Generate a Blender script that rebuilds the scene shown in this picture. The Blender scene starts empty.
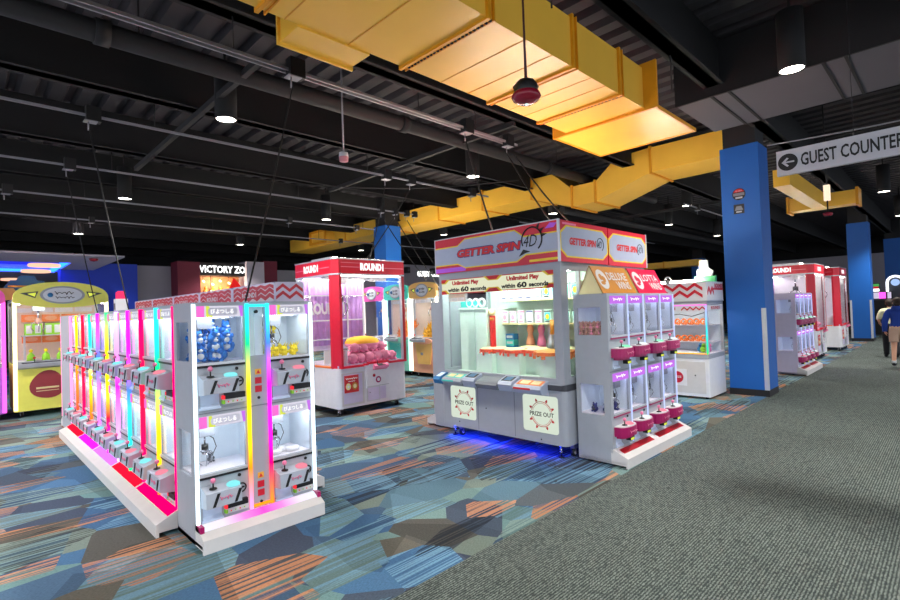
import bpy, bmesh, math, random
from mathutils import Vector, Matrix
random.seed(11)
SC = bpy.context.scene
COL = SC.collection
PI = math.pi
POW, UPLIGHT = 640, 75   # downlight watts, strength of unseen uplight tubes added to brighten the ducts

# ------------------------------------------------------------------ materials
def _nt(name):
    m = bpy.data.materials.new(name); m.use_nodes = True
    nt = m.node_tree
    for n in list(nt.nodes): nt.nodes.remove(n)
    out = nt.nodes.new('ShaderNodeOutputMaterial')
    return m, nt, out
def s2l(c):
    return tuple(((x/255)/12.92 if x/255 <= .04045 else ((x/255+.055)/1.055)**2.4) for x in c)
def rgba(c): return (c[0], c[1], c[2], 1)
def pbr(name, col, rough=.5, metal=0, var=.06, scale=14, spec=.5):
    """procedural paint / plastic: slight noise in value"""
    m, nt, out = _nt(name)
    b = nt.nodes.new('ShaderNodeBsdfPrincipled')
    tc = nt.nodes.new('ShaderNodeTexCoord'); no = nt.nodes.new('ShaderNodeTexNoise')
    no.inputs['Scale'].default_value = scale; no.inputs['Detail'].default_value = 2
    nt.links.new(tc.outputs['Object'], no.inputs['Vector'])
    mx = nt.nodes.new('ShaderNodeMix'); mx.data_type = 'RGBA'
    lin = s2l(col)
    mx.inputs['A'].default_value = rgba([max(0, x*(1-var)) for x in lin]); mx.inputs['B'].default_value = rgba([min(1, x*(1+var)) for x in lin])
    nt.links.new(no.outputs['Fac'], mx.inputs['Factor'])
    nt.links.new(mx.outputs['Result'], b.inputs['Base Color'])
    b.inputs['Roughness'].default_value = rough; b.inputs['Metallic'].default_value = metal
    b.inputs['Specular IOR Level'].default_value = spec
    nt.links.new(b.outputs[0], out.inputs[0])
    return m
def emi(name, col, st=1.0):
    m, nt, out = _nt(name)
    e = nt.nodes.new('ShaderNodeEmission')
    e.inputs[0].default_value = rgba(s2l(col)); e.inputs[1].default_value = st
    nt.links.new(e.outputs[0], out.inputs[0])
    return m
def led(name, cols, st=1.0, ax='Z'):
    """light strip whose colour runs along its own height"""
    m, nt, out = _nt(name)
    e = nt.nodes.new('ShaderNodeEmission'); e.inputs[1].default_value = st
    tc = nt.nodes.new('ShaderNodeTexCoord'); sp = nt.nodes.new('ShaderNodeSeparateXYZ')
    nt.links.new(tc.outputs['Generated'], sp.inputs[0])
    r = nt.nodes.new('ShaderNodeValToRGB')
    el = r.color_ramp.elements
    while len(el) < len(cols): el.new(.5)
    for i, c in enumerate(cols):
        el[i].position = i/max(1, len(cols)-1); el[i].color = rgba(s2l(c))
    nt.links.new(sp.outputs[ax], r.inputs[0]); nt.links.new(r.outputs[0], e.inputs[0])
    nt.links.new(e.outputs[0], out.inputs[0])
    return m
def glass(name, tint=(255, 255, 255), refl=.05):
    m, nt, out = _nt(name)
    t = nt.nodes.new('ShaderNodeBsdfTransparent'); t.inputs[0].default_value = rgba(s2l(tint))
    g = nt.nodes.new('ShaderNodeBsdfGlossy'); g.inputs['Roughness'].default_value = .03
    f = nt.nodes.new('ShaderNodeFresnel'); f.inputs[0].default_value = 1.3
    mx = nt.nodes.new('ShaderNodeMixShader')
    ge = nt.nodes.new('ShaderNodeNewGeometry'); ml = nt.nodes.new('ShaderNodeMath'); ml.operation = 'MULTIPLY'; iv = nt.nodes.new('ShaderNodeMath'); iv.operation = 'SUBTRACT'; iv.inputs[0].default_value = 1
    nt.links.new(ge.outputs['Backfacing'], iv.inputs[1]); nt.links.new(f.outputs[0], ml.inputs[0]); nt.links.new(iv.outputs[0], ml.inputs[1])
    nt.links.new(ml.outputs[0], mx.inputs[0]); nt.links.new(t.outputs[0], mx.inputs[1]); nt.links.new(g.outputs[0], mx.inputs[2])
    nt.links.new(mx.outputs[0], out.inputs[0])
    return m

M = dict(
 cab=pbr('cabinet_grey', (166, 172, 182), .45), cabd=pbr('cabinet_dark_grey', (120, 126, 134), .5),  # second grey is a darker cabinet tone for seams and a console
 white=pbr('white_plastic', (232, 233, 238), .4), offw=pbr('base_white', (214, 212, 212), .45),
 liner=pbr('interior_white', (225, 236, 245), .5), deck=pbr('playfield_white', (236, 232, 240), .5),
 mint=pbr('mint_white', (222, 244, 232), .5), black=pbr('black_plastic', (18, 18, 20), .45),
 dark=pbr('dark_grey_plastic', (70, 72, 80), .45), grey=pbr('mid_grey', (130, 134, 142), .45),
 chrome=pbr('chrome', (200, 200, 205), .2, 1), steel=pbr('brushed_steel', (150, 150, 155), .35, .9),
 red=pbr('red_panel', (214, 24, 52), .35), redd=pbr('red_dark', (170, 14, 36), .4), magenta=pbr('magenta_plastic', (168, 14, 94), .3),
 pink=pbr('pink_plastic', (240, 130, 170), .4), yellow=pbr('yellow_print', (246, 214, 40), .4), gold=pbr('gold_print', (200, 132, 40), .4),
 orange=pbr('orange_plastic', (245, 130, 60), .4), teal=pbr('teal_plastic', (70, 205, 195), .4), green=pbr('green_plush', (150, 220, 60), .8),
 blue=pbr('blue_plush', (40, 120, 205), .85, scale=60, var=.2), plushw=pbr('white_plush', (232, 236, 240), .85), plushy=pbr('yellow_plush', (250, 225, 30), .85),
 plushp=pbr('pink_plush', (245, 160, 190), .85), plusho=pbr('amber_plush', (252, 190, 60), .85), brownp=pbr('brown_plush', (196, 152, 140), .85),
 ink=pbr('ink_black', (13, 13, 16), .5), inkred=pbr('ink_red', (214, 40, 44), .5), silver=pbr('silver_trim', (205, 208, 214), .3, .4),
 headw=pbr('header_white', (172, 183, 206), .35), navy=pbr('navy_print', (50, 54, 120), .4), cream=pbr('cream_panel', (240, 226, 170), .4),
 lav=pbr('lavender_white', (218, 210, 236), .4), peach=pbr('peach_panel', (246, 170, 130), .4), purple=pbr('purple_plastic', (190, 90, 235), .4),
 colb=pbr('column_blue', (8, 92, 178), .55, var=.04, scale=3), colk=pbr('column_black', (28, 27, 30), .7), maroon=pbr('maroon_paint', (112, 22, 50), .6),
 wallg=pbr('wall_grey', (150, 147, 158), .7, scale=2), wallb=pbr('wall_blue', (20, 60, 190), .6, scale=2), soff=pbr('soffit_grey', (186, 178, 192), .7, scale=2),
 deckk=pbr('ceiling_deck_black', (46, 43, 48), .8, var=.25, scale=3), beamk=pbr('beam_black', (17, 17, 20), .85), pipek=pbr('pipe_black', (26, 25, 28), .7),
 panelk=pbr('girder_grey', (80, 78, 86), .7, scale=2), duct=pbr('duct_yellow', (250, 192, 70), .34, var=.10, scale=2.2), ductf=pbr('duct_flange', (226, 152, 16), .45),
 rail=pbr('rail_grey', (140, 140, 148), .4, .3), cord=pbr('cord_black', (16, 16, 18), .6), beacon=pbr('beacon_red', (140, 20, 44), .25),
 skin=pbr('skin', (214, 160, 130), .6), hair=pbr('dark_hair', (48, 34, 28), .7), shirt=pbr('pale_shirt', (226, 228, 190), .85), hood=pbr('blue_hoodie', (26, 62, 150), .85),
 pants=pbr('black_trousers', (26, 26, 32), .85), shorts=pbr('beige_shorts', (196, 164, 142), .85), sock=pbr('white_sock', (225, 225, 225), .9), shoe=pbr('shoe_dark', (40, 40, 46), .7),
 signw=pbr('sign_white', (196, 196, 204), .45), curtain=pbr('purple_curtain', (206, 158, 230), .5, var=.25, scale=9), tray=pbr('tray_pale_blue', (205, 222, 246), .4),
 stick=pbr('sticker_red', (200, 24, 48), .4), warn=pbr('sticker_amber', (240, 180, 70), .4), brown=pbr('brown_print', (186, 130, 70), .5), bluep=pbr('blue_print', (40, 120, 180), .4),
)
GL = glass('clear_glass')
E = dict(
 lamp=emi('cabinet_lamp', (236, 246, 255), 33), lampw=emi('prize_lamp', (255, 250, 240), 26), lampd=emi('deluxe_lamp', (205, 212, 255), 9), tube=emi('added_uplight', (255, 240, 218), UPLIGHT), tubeb=emi('added_uplight_strong', (255, 240, 218), 420), lampm=emi('mint_lamp', (236, 255, 240), 48),  # both tube emitters serve added uplights, out of view on machine tops
 marq=emi('marquee_light', (228, 224, 240), .95), marqp=emi('marquee_purple', (205, 120, 240), 1.0), mpink=emi('marquee_pink', (255, 120, 220), 1.0), myel=emi('marquee_yellow', (225, 235, 90), 1.0),
 mlet=emi('marquee_letter', (255, 255, 255), 1.3), can=emi('downlight_lens', (255, 246, 232), 14), screen=emi('screen', (150, 190, 225), .6),
 btn_c=emi('button_cyan', (140, 240, 245), 1.1), btn_p=emi('button_pink', (255, 150, 170), 1.0), btn_w=emi('button_white', (240, 250, 255), 1.1), btn_g=emi('button_green', (150, 250, 200), 1.1),
 green=emi('status_green', (60, 235, 110), 1.0), redl=emi('status_red', (255, 60, 70), 1.0), signl=emi('sign_letter_white', (255, 255, 255), 2.2),
 prize=emi('prize_door_glow', (232, 244, 226), .85), banner=emi('banner_backlit', (240, 240, 206), .9), bluel=emi('blue_underglow', (12, 40, 255), 40),
 cove=emi('blue_cove', (44, 52, 235), 1.0), covel=emi('cyan_cove_edge', (24, 80, 255), 9), warm=emi('warm_disc', (255, 190, 160), 1.4), store=emi('store_lamp', (255, 214, 160), 7),
 neonw=emi('neon_white', (240, 245, 255), 2.5), neonp=emi('neon_pink', (255, 90, 230), 1.6),
)
HOT=(255, 0, 96); MAG=(255, 30, 230); VIO=(200, 110, 255); CYA=(40, 220, 240); GRN=(20, 225, 120); YEL=(255, 222, 20); ORA=(255, 120, 20); RED=(255, 20, 50); BLU=(60, 110, 255); WHT=(225, 245, 255); PNK=(255, 130, 190); LAV=(232, 180, 255)

# ------------------------------------------------------------------ mesh builder
class MB:
    def __init__(s): s.v = []; s.f = []; s.m = []; s.s = []
    def add(s, vs, fs, m=0, sm=False, T=None):
        o = len(s.v)
        s.v += [tuple(T @ Vector(p)) if T else tuple(p) for p in vs]
        for f in fs: s.f.append([i+o for i in f]); s.m.append(m); s.s.append(sm)
        return s
    def box(s, x0, x1, y0, y1, z0, z1, m=0, T=None):
        vs = [(x, y, z) for z in (z0, z1) for y in (y0, y1) for x in (x0, x1)]
        return s.add(vs, [(0, 2, 3, 1), (4, 5, 7, 6), (0, 1, 5, 4), (2, 6, 7, 3), (0, 4, 6, 2), (1, 3, 7, 5)], m, False, T)
    def prism(s, pts, axis, t0, t1, m=0, T=None, sm=False):
        """polygon extruded along an axis; pts are (x,z) for y, (y,z) for x, (x,y) for z"""
        def mk(p, t): return {'y': (p[0], t, p[1]), 'x': (t, p[0], p[1]), 'z': (p[0], p[1], t)}[axis]
        n = len(pts); vs = [mk(p, t0) for p in pts]+[mk(p, t1) for p in pts]
        s.add(vs, [tuple(range(n)), tuple(range(2*n-1, n-1, -1))], m, False, T)
        o = len(s.v)-2*n
        for i in range(n):
            j = (i+1) % n; s.f.append([o+i, o+j, o+n+j, o+n+i]); s.m.append(m); s.s.append(sm)
        return s
    def cyl(s, p0, p1, r0, r1=None, n=12, m=0, T=None, caps=True):
        r1 = r0 if r1 is None else r1
        p0 = Vector(p0); p1 = Vector(p1); d = (p1-p0).normalized()
        a = d.orthogonal().normalized(); b = d.cross(a)
        vs = []
        for p, r in ((p0, r0), (p1, r1)):
            for i in range(n):
                t = 2*PI*i/n; vs.append(p+a*r*math.cos(t)+b*r*math.sin(t))
        s.add(vs, [(i, (i+1) % n, n+(i+1) % n, n+i) for i in range(n)], m, True, T)
        if caps:
            o = len(s.v)-2*n
            s.f.append([o+i for i in range(n)][::-1]); s.f.append([o+n+i for i in range(n)]); s.m += [m, m]; s.s += [False, False]
        return s
    def lathe(s, prof, c=(0, 0, 0), n=16, m=0, T=None, sm=True):
        vs = []; k = len(prof)
        for r, z in prof:
            for i in range(n):
                t = 2*PI*i/n; vs.append((c[0]+r*math.cos(t), c[1]+r*math.sin(t), c[2]+z))
        fs = [(j*n+i, j*n+(i+1) % n, (j+1)*n+(i+1) % n, (j+1)*n+i) for j in range(k-1) for i in range(n)]
        return s.add(vs, fs, m, sm, T)
    def ball(s, c, r, n=10, m=0, T=None):
        if not hasattr(r, '__len__'): r = (r, r, r)
        h = max(4, n//2+1); vs = [(c[0], c[1], c[2]-r[2])]
        for j in range(1, h):
            ph = -PI/2+PI*j/h
            for i in range(n):
                t = 2*PI*i/n; vs.append((c[0]+r[0]*math.cos(ph)*math.cos(t), c[1]+r[1]*math.cos(ph)*math.sin(t), c[2]+r[2]*math.sin(ph)))
        vs.append((c[0], c[1], c[2]+r[2])); L = len(vs)-1
        fs = [(0, 1+(i+1) % n, 1+i) for i in range(n)]
        for j in range(h-2):
            for i in range(n):
                a = 1+j*n; fs.append((a+i, a+(i+1) % n, a+n+(i+1) % n, a+n+i))
        a = 1+(h-2)*n; fs += [(a+i, a+(i+1) % n, L) for i in range(n)]
        return s.add(vs, fs, m, True, T)
    def tube(s, pts, r, n=6, m=0, T=None):
        pts = [Vector(p) for p in pts]
        vs = []
        a = None
        for i, p in enumerate(pts):
            d = (pts[min(i+1, len(pts)-1)]-pts[max(i-1, 0)]).normalized()
            a = d.orthogonal().normalized() if a is None else (a-d*a.dot(d)).normalized()
            b = d.cross(a)
            for k in range(n):
                t = 2*PI*k/n; vs.append(p+a*r*math.cos(t)+b*r*math.sin(t))
        fs = [(i*n+k, i*n+(k+1) % n, (i+1)*n+(k+1) % n, (i+1)*n+k) for i in range(len(pts)-1) for k in range(n)]
        fs += [tuple(range(n))[::-1], tuple((len(pts)-1)*n+k for k in range(n))]
        return s.add(vs, fs, m, True, T)
    def ring(s, c, R, r, axis='y', n=24, k=6, m=0, a0=0, a1=2*PI):
        pts = []
        full = abs(a1-a0-2*PI) < 1e-6
        for i in range(n+1):
            t = a0+(a1-a0)*i/n
            u, w = R*math.cos(t), R*math.sin(t)
            pts.append({'y': (c[0]+u, c[1], c[2]+w), 'x': (c[0], c[1]+u, c[2]+w), 'z': (c[0]+u, c[1]+w, c[2])}[axis])
        return s.tube(pts, r, k, m)
    def plate(s, axis, u0, u1, z0, z1, t0, t1, holes=(), m=0):
        """board with rectangular openings. axis 'y': u is x; axis 'x': u is y; axis 'z': (u,z)->(x,y)"""
        us = sorted({u0, u1, *[h[i] for h in holes for i in (0, 1)]}); zs = sorted({z0, z1, *[h[i] for h in holes for i in (2, 3)]})
        us = [u for u in us if u0 <= u <= u1]; zs = [z for z in zs if z0 <= z <= z1]
        for a, b in zip(us, us[1:]):
            for c, d in zip(zs, zs[1:]):
                mu, mz = (a+b)/2, (c+d)/2
                if any(h[0] < mu < h[1] and h[2] < mz < h[3] for h in holes): continue
                if axis == 'y': s.box(a, b, t0, t1, c, d, m)
                elif axis == 'x': s.box(t0, t1, a, b, c, d, m)
                else: s.box(a, b, c, d, t0, t1, m)
        return s
    def build(s, name, mats, parent=None, bevel=0, loc=None, rot=None):
        if not isinstance(mats, (list, tuple)): mats = [mats]
        me = bpy.data.meshes.new(name)
        me.from_pydata(s.v, [], s.f)
        me.polygons.foreach_set('material_index', s.m); me.polygons.foreach_set('use_smooth', s.s)
        bm = bmesh.new(); bm.from_mesh(me); bmesh.ops.recalc_face_normals(bm, faces=bm.faces); bm.to_mesh(me); bm.free()
        for m in mats: me.materials.append(M[m] if isinstance(m, str) and m in M else (E[m] if isinstance(m, str) else m))
        o = bpy.data.objects.new(name, me); COL.objects.link(o)
        if parent: o.parent = parent
        if loc: o.location = loc
        if rot: o.rotation_euler = rot
        if bevel:
            b = o.modifiers.new('edge', 'BEVEL'); b.width = bevel; b.segments = 2; b.limit_method = 'ANGLE'
        return o
def rrect(x0, x1, y0, y1, r, n=4):
    pts = []
    for cx, cy, a in ((x1-r, y1-r, 0), (x0+r, y1-r, PI/2), (x0+r, y0+r, PI), (x1-r, y0+r, 1.5*PI)):
        for i in range(n+1):
            t = a+PI/2*i/n; pts.append((cx+r*math.cos(t), cy+r*math.sin(t)))
    return pts
def ell(cx, cy, rx, ry, n=24): return [(cx+rx*math.cos(2*PI*i/n), cy+ry*math.sin(2*PI*i/n)) for i in range(n)]

_txt = {}
def text_geo(s, bold=.0, shear=0.0):
    key = (s, bold, shear)
    if key not in _txt:
        cu = bpy.data.curves.new('text', 'FONT'); cu.body = s; cu.size = 1; cu.offset = bold; cu.shear = shear; cu.resolution_u = 2
        o = bpy.data.objects.new('text', cu); COL.objects.link(o)
        bpy.context.view_layer.update()
        me = bpy.data.meshes.new_from_object(o.evaluated_get(bpy.context.evaluated_depsgraph_get()))
        v = [tuple(p.co) for p in me.vertices]; f = [tuple(p.vertices) for p in me.polygons]
        bpy.data.objects.remove(o); bpy.data.curves.remove(cu); bpy.data.meshes.remove(me)
        if not v: v = [(0, 0, 0), (1, 0, 0), (0, 1, 0)]; f = [(0, 1, 2)]
        x0 = min(p[0] for p in v); x1 = max(p[0] for p in v); y0 = min(p[1] for p in v); y1 = max(p[1] for p in v)
        _txt[key] = ([((p[0]-x0)/(x1-x0)-.5, (p[1]-y0)/(y1-y0)-.5) for p in v], f)
    return _txt[key]
def add_text(mb, s, c, w, h, face='-y', m=0, bold=.0, shear=0.0, T=None):
    """letters w wide and h high centred on c, facing a local direction"""
    vs, fs = text_geo(s, bold, shear)
    R = {'-y': lambda x, y: (c[0]+x*w, c[1], c[2]+y*h), '-x': lambda x, y: (c[0], c[1]-x*w, c[2]+y*h), '+x': lambda x, y: (c[0], c[1]+x*w, c[2]+y*h),
         '+y': lambda x, y: (c[0]-x*w, c[1], c[2]+y*h), '+z': lambda x, y: (c[0]+x*w, c[1]+y*h, c[2])}[face]
    mb.add([R(*p) for p in vs], fs, m, False, T)
def letters(s, c, w, h, mat, parent, face='-y', bold=0.0, shear=0.0, name='lettering'):
    mb = MB(); add_text(mb, s, c, w, h, face, 0, bold, shear)
    return mb.build(name, mat, parent)

def squiggle(mb, c, w, h, m=0, n=5, r=.0025, face='-y'):
    """illegible handwriting-like mark"""
    pts = []
    for i in range(n*6+1):
        t = i/(n*6); u = (t-.5)*w+.12*w/n*math.sin(t*n*2*PI); v_ = h*.42*math.cos(t*n*2*PI)*(.6+.4*math.cos(t*9))
        pts.append((c[0]+u, c[1], c[2]+v_) if face == '-y' else (c[0], c[1]-u, c[2]+v_))
    return mb.tube(pts, r, 5, m)
# ------------------------------------------------------------------ things
def tag(o, label, cat, group=None):
    o['label'] = label; o['category'] = cat
    if group: o['group'] = group
    return o
def thing(name, label, cat, loc=(0, 0, 0), rz=0, group=None):
    o = bpy.data.objects.new(name, None); COL.objects.link(o)
    o.location = loc; o.rotation_euler = (0, 0, rz); o.empty_display_size = .1
    return tag(o, label, cat, group)
def struct(o): o['kind'] = 'structure'; return o
def dup(root, loc, rz, label, group=None):
    def rec(o, par):
        c = o.copy(); COL.objects.link(c); c.parent = par
        for ch in o.children: rec(ch, c)
        return c
    r = rec(root, None); r.location = loc; r.rotation_euler = (0, 0, rz); r['label'] = label
    if group: r['group'] = group
    return r
def recolor(root, name, mats):
    """give the parts of that name, in order, their own material"""
    found = []
    def rec(o):
        for ch in o.children:
            if ch.name.split('.')[0] == name: found.append(ch)
            rec(ch)
    rec(root)
    found.sort(key=lambda o: o.get('ord', 0))
    for o, m in zip(found, mats):
        o.material_slots[0].link = 'OBJECT'; o.material_slots[0].material = m
    return found
# ------------------------------------------------------------------ two-deck mini claw cabinets
SIDE = [(.07, .32, 1.215, 1.48), (.07, .32, .455, .745)]
def mini(label, loc, rz, w, cols, d, strips, base_d=.13, style='std', group=None, panel=None, side_l=False, side_r=False, marq='びよつしる', base_led='marq', back_claws=True):
    cat = 'claw machine'
    t = thing('mini_claw_machine', label, cat, loc, rz, group)
    DZ = (0, -.735)
    deluxe = style == 'deluxe'
    # cabinet shell
    b = MB(); holes = []
    for dz in DZ:
        for c0, c1 in cols:
            holes.append((c0, c1, 1.205+dz, 1.585+dz)); holes.append((c0+.012, c0+.135, .905+dz, .99+dz))
    if panel: holes.append((panel[0]+.012, panel[1]-.012, 1.225, 1.575))
    b.plate('y', 0, w, .12, 1.61, 0, .02, holes)
    for x0, x1, on in ((0, .02, side_l), (w-.02, w, side_r)):
        b.plate('x', .02, d, .02, 1.61, x0, x1, SIDE if on else ())
    b.box(.02, w-.02, d-.02, d, .02, 1.61); b.box(.02, w-.02, .02, d-.02, 1.59, 1.61); b.box(.02, w-.02, .02, d-.02, .862, .882)
    b.box(.02, w-.02, .02, d-.02, .03, .05)
    b.box(.0, w, -.004, 0, .868, .874, 1)
    b.build('cabinet', ['cab', 'cabd'], t)
    # white lining
    i = MB()
    for dz in DZ:
        i.box(.022, w-.022, d-.03, d-.022, 1.2+dz, 1.588+dz, 0); i.box(.022, w-.022, .022, d-.03, 1.19+dz, 1.2+dz, 1)
        for (c0, c1), (n0, n1) in zip(cols, cols[1:]):
            i.box((c1+n0)/2-.004, (c1+n0)/2+.004, .022, d-.03, 1.2+dz, 1.588+dz, 0)
        if not side_l: i.box(.021, .024, .022, d-.03, 1.2+dz, 1.588+dz, 0)
        if not side_r: i.box(w-.024, w-.021, .022, d-.03, 1.2+dz, 1.588+dz, 0)
    i.build('lining', ['liner', 'deck'], t)
    for dz in DZ:
        for c0, c1 in cols: MB().box(c0, c1, .006, .010, 1.205+dz, 1.51+dz).build('window_glass', GL, t)
    if panel: MB().box(panel[0]+.012, panel[1]-.012, .006, .010, 1.225, 1.575).build('window_glass', GL, t)
    for y0, y1, z0, z1 in SIDE:
        if side_l: MB().box(.008, .012, y0, y1, z0, z1).build('side_glass', GL, t)
        if side_r: MB().box(w-.012, w-.008, y0, y1, z0, z1).build('side_glass', GL, t)
    k = 0
    for dz in DZ:
        for c0, c1 in cols:
            cw = c1-c0; k += 1
            # marquee
            q = MB(); q.box(c0, c1, -.006, .012, 1.51+dz, 1.585+dz, 0)
            if not deluxe:
                q.box(c0, c0+cw*.16, -.009, -.006, 1.51+dz, 1.585+dz, 1)
                q.prism([(c0+cw*.2, 1.585+dz), (c0+cw*.26, 1.585+dz), (c0+cw*.34, 1.51+dz), (c0+cw*.2, 1.51+dz)], 'y', -.009, -.006, 2)
                q.prism([(c0+cw*.91, 1.585+dz), (c1, 1.585+dz), (c1, 1.51+dz), (c0+cw*.95, 1.51+dz)], 'y', -.009, -.006, 3)
                q.prism(rrect(c0+cw*.24, c0+cw*.88, 1.522+dz, 1.573+dz, .02), 'y', -.0095, -.006, 4)
            mo = q.build('marquee', ['marqp' if deluxe else 'marq', 'mpink', 'myel', 'marqp', pbrc['letterbar']], t)
            if deluxe: squiggle(MB(), (c0+cw*.48, -.008, 1.55+dz), cw*.6, .036, 0, 5, .003).build('lettering', 'mlet', mo)
            else: letters(marq, (c0+cw*.54, -.0115, 1.548+dz), cw*.5, .034, 'mlet', mo, bold=.02)
            # lamp tube behind the marquee
            MB().box(c0+.01, c1-.01, .03, .055, 1.515+dz, 1.53+dz).build('lamp', 'lampd' if deluxe else 'lamp', t)
            # claw
            cx, cy = (c0+cw*.62, .1) if deluxe else (c0+min(.085, cw*.3), .15)
            q = MB(); q.box(cx-.05, cx+.05, cy-.05, cy+.05, 1.43+dz, 1.5+dz, 0); q.box(c0, c1, cy-.012, cy+.012, 1.5+dz, 1.515+dz, 1)
            q.cyl((cx, cy, 1.43+dz), (cx, cy, 1.36+dz), .006, m=1, n=6); q.cyl((cx, cy, 1.37+dz), (cx, cy, 1.325+dz), .022, m=2); q.ball((cx, cy, 1.322+dz), .026, m=1)
            co = q.build('claw', ['grey', 'chrome', 'black'], t)
            q = MB()
            for a in range(3):
                an = a*2*PI/3+.4; ux, uy = math.cos(an), math.sin(an)
                q.tube([(cx+ux*r, cy+uy*r, 1.325+dz+h) for r, h in ((.015, 0), (.05, -.015), (.062, -.045), (.04, -.085), (.02, -.1))], .004, 5)
            q.build('prong', 'chrome', co)
            q = MB(); q.tube([(cx+.02, cy, 1.43+dz), (cx+.06, cy+.01, 1.4+dz), (cx+.075, cy, 1.34+dz), (cx+.05, cy, 1.29+dz), (cx+.02, cy, 1.32+dz)], .003, 5); q.build('cable', 'cord', co)
            # ledge under the window
            q = MB(); q.box(c0-.008, c1+.008, -.012, 0, 1.188+dz, 1.205+dz, 0); q.box(c0-.008, c1+.008, -.009, 0, 1.172+dz, 1.188+dz, 1)
            q.build('window_ledge', ['silver', 'magenta' if deluxe else 'black'], t)
            # chute
            q = MB(); a0, a1, z0, z1 = c0+.012, c0+.135, .905+dz, .99+dz
            q.box(a0-.003, a1+.003, .004, .018, z0-.003, z1+.003); q.prism([(-.012, z0-.006), (.004, z0-.006), (.004, z0+.02), (-.012, z0+.004)], 'x', a0, a1)
            q.box(a0-.006, a1+.006, -.014, 0, z0-.012, z0)
            q.build('prize_chute', 'tray', t)
            # control box
            if deluxe:
                x0, x1 = c0-.008, c1+.0; xm = (x0+x1)/2; hw = (x1-x0)/2
                pts = [(xm+hw*math.cos(-PI*j/10), -.115*math.sin(PI*j/10)**.55) for j in range(11)]
                q = MB(); q.prism(pts, 'z', 1.0+dz, 1.085+dz, 0); q.prism([(xm+(p[0]-xm)*.93, p[1]*.93) for p in pts], 'z', 1.085+dz, 1.093+dz, 1)
                q.prism([(xm+(p[0]-xm)*.75, p[1]*.7) for p in pts], 'z', .975+dz, 1.0+dz, 0)
                ob = q.build('control_box', ['magenta', 'offw'], t); bx = xm+hw*.25; jx = xm-hw*.3; jy = -.05; zt = 1.093+dz
                squiggle(MB(), (xm, -.117, 1.04+dz), hw*.9, .035, 0, 4, .002).build('lettering', 'plushp', ob)
                bm_ = ['btn_g', 'btn_w', 'btn_p', 'btn_w'][(k-1) % 4]
            else:
                x0, x1 = c0+.004, c1-.075
                q = MB(); q.prism([(0, 1.125+dz), (-.1, 1.1+dz), (-.105, 1.005+dz), (0, .99+dz)], 'x', x0, x1, 0)
                for sx in (.16, .78):
                    xa = x0+(x1-x0)*sx; q.prism([(xa, 1.01+dz), (xa+.018, 1.01+dz), (xa+.05, 1.092+dz), (xa+.032, 1.092+dz)], 'y', -.1085, -.1025, 1)
                q.ring((c1-.036, -.003, 1.06+dz), .03, .005, 'y', 18, 5, 1); q.box(c1-.056, c1-.016, -.004, -.0, 1.055+dz, 1.066+dz, 1)
                squiggle(q, (x0+(x1-x0)*.55, -.1065, 1.055+dz), (x1-x0)*.36, .035, 2, 4, .003)
                ob = q.build('control_box', [pbrc['boxgrey'], 'ink', 'pink'], t); jx = x0+.06; jy = -.05; bx = x0+.19; zt = 1.112+dz
                bm_ = ['btn_c', 'btn_p', 'btn_c', 'btn_p'][(k-1) % 4]
            q = MB(); q.lathe([(.026, 0), (.022, .008), (.0, .01)], (jx, jy, zt), 12, 1); q.cyl((jx, jy, zt), (jx, jy, zt+.045), .005, n=6, m=1); q.ball((jx, jy, zt+.055), .017, 10, 0)
            q.build('joystick', ['pink', 'black'], ob)
            q = MB(); q.lathe([(.045, 0), (.042, .014), (.028, .022), (0, .025)], (bx, jy, zt-.004), 14); q.build('button', bm_, ob)
            # coin entry
            if deluxe:
                q = MB(); q.box(c1-.09, c1-.015, -.05, 0, .925+dz, .965+dz, 0); q.box(c1-.09, c1-.03, -.055, -.05, .93+dz, .95+dz, 1); q.build('coin_entry', ['black', 'myel'], t)
            else:
                q = MB(); q.box(c1-.14, c1-.005, -.03, 0, .95+dz, .988+dz, 0); q.box(c1-.155, c1, -.03, 0, .918+dz, .95+dz, 1); q.box(c1-.157, c1-.143, -.033, 0, .92+dz, .945+dz, 2); q.box(c1-.157, c1-.143, -.033, 0, .95+dz, .975+dz, 3)
                for j in range(4): q.box(c1-.125+j*.03, c1-.117+j*.03, -.032, 0, .928+dz, .936+dz, 2 if j % 2 else 3)
                q.build('coin_entry', ['black', 'offw', 'green', 'redl'], t)
            # lock
            MB().cyl((c1-.05, -.008, 1.15+dz), (c1-.05, 0, 1.15+dz), .011, n=10).build('lock', 'ink', t)
    for j, (x, mt) in enumerate(strips):
        o = MB().cyl((x, -.012, .16), (x, -.012, 1.598), .0125 if not deluxe and base_d < .15 else .0165 if not deluxe else .006, n=10).build('light_strip', mt, t); o['ord'] = j
    if panel:
        p0, p1 = panel
        for dz in DZ:
            q = MB(); xm = (p0+p1)/2
            q.box(xm-.022, xm+.022, -.003, 0, 1.09+dz, 1.13+dz, 0); q.prism([(xm-.014, 1.097+dz), (xm+.014, 1.097+dz), (xm, 1.123+dz)], 'y', -.004, -.003, 2)
            for zz in (1.025, .965): q.box(xm-.024, xm+.024, -.003, 0, zz+dz, zz+.045+dz, 1)
            q.build('sticker', ['warn', 'stick', 'inkred'], t)
            MB().cyl((xm, -.008, .925+dz), (xm, 0, .925+dz), .01, n=10).build('lock', 'ink', t)
        MB().box(p0+.012, p1-.012, .03, .04, 1.225, 1.575).build('coin_unit_back', 'liner', t)
        MB().cyl((xm, .0, 1.54), (xm, .02, 1.54), .012, n=10).build('lock', 'ink', t)
        MB().box(p0+.004, p1-.004, -.012, 0, 1.575, 1.592).build('light_strip', ledm['cya'], t)['ord'] = 90
        MB().box(p0+.004, p1-.004, -.012, 0, .165, .18).build('light_strip', ledm['ora'], t)['ord'] = 91
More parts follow.
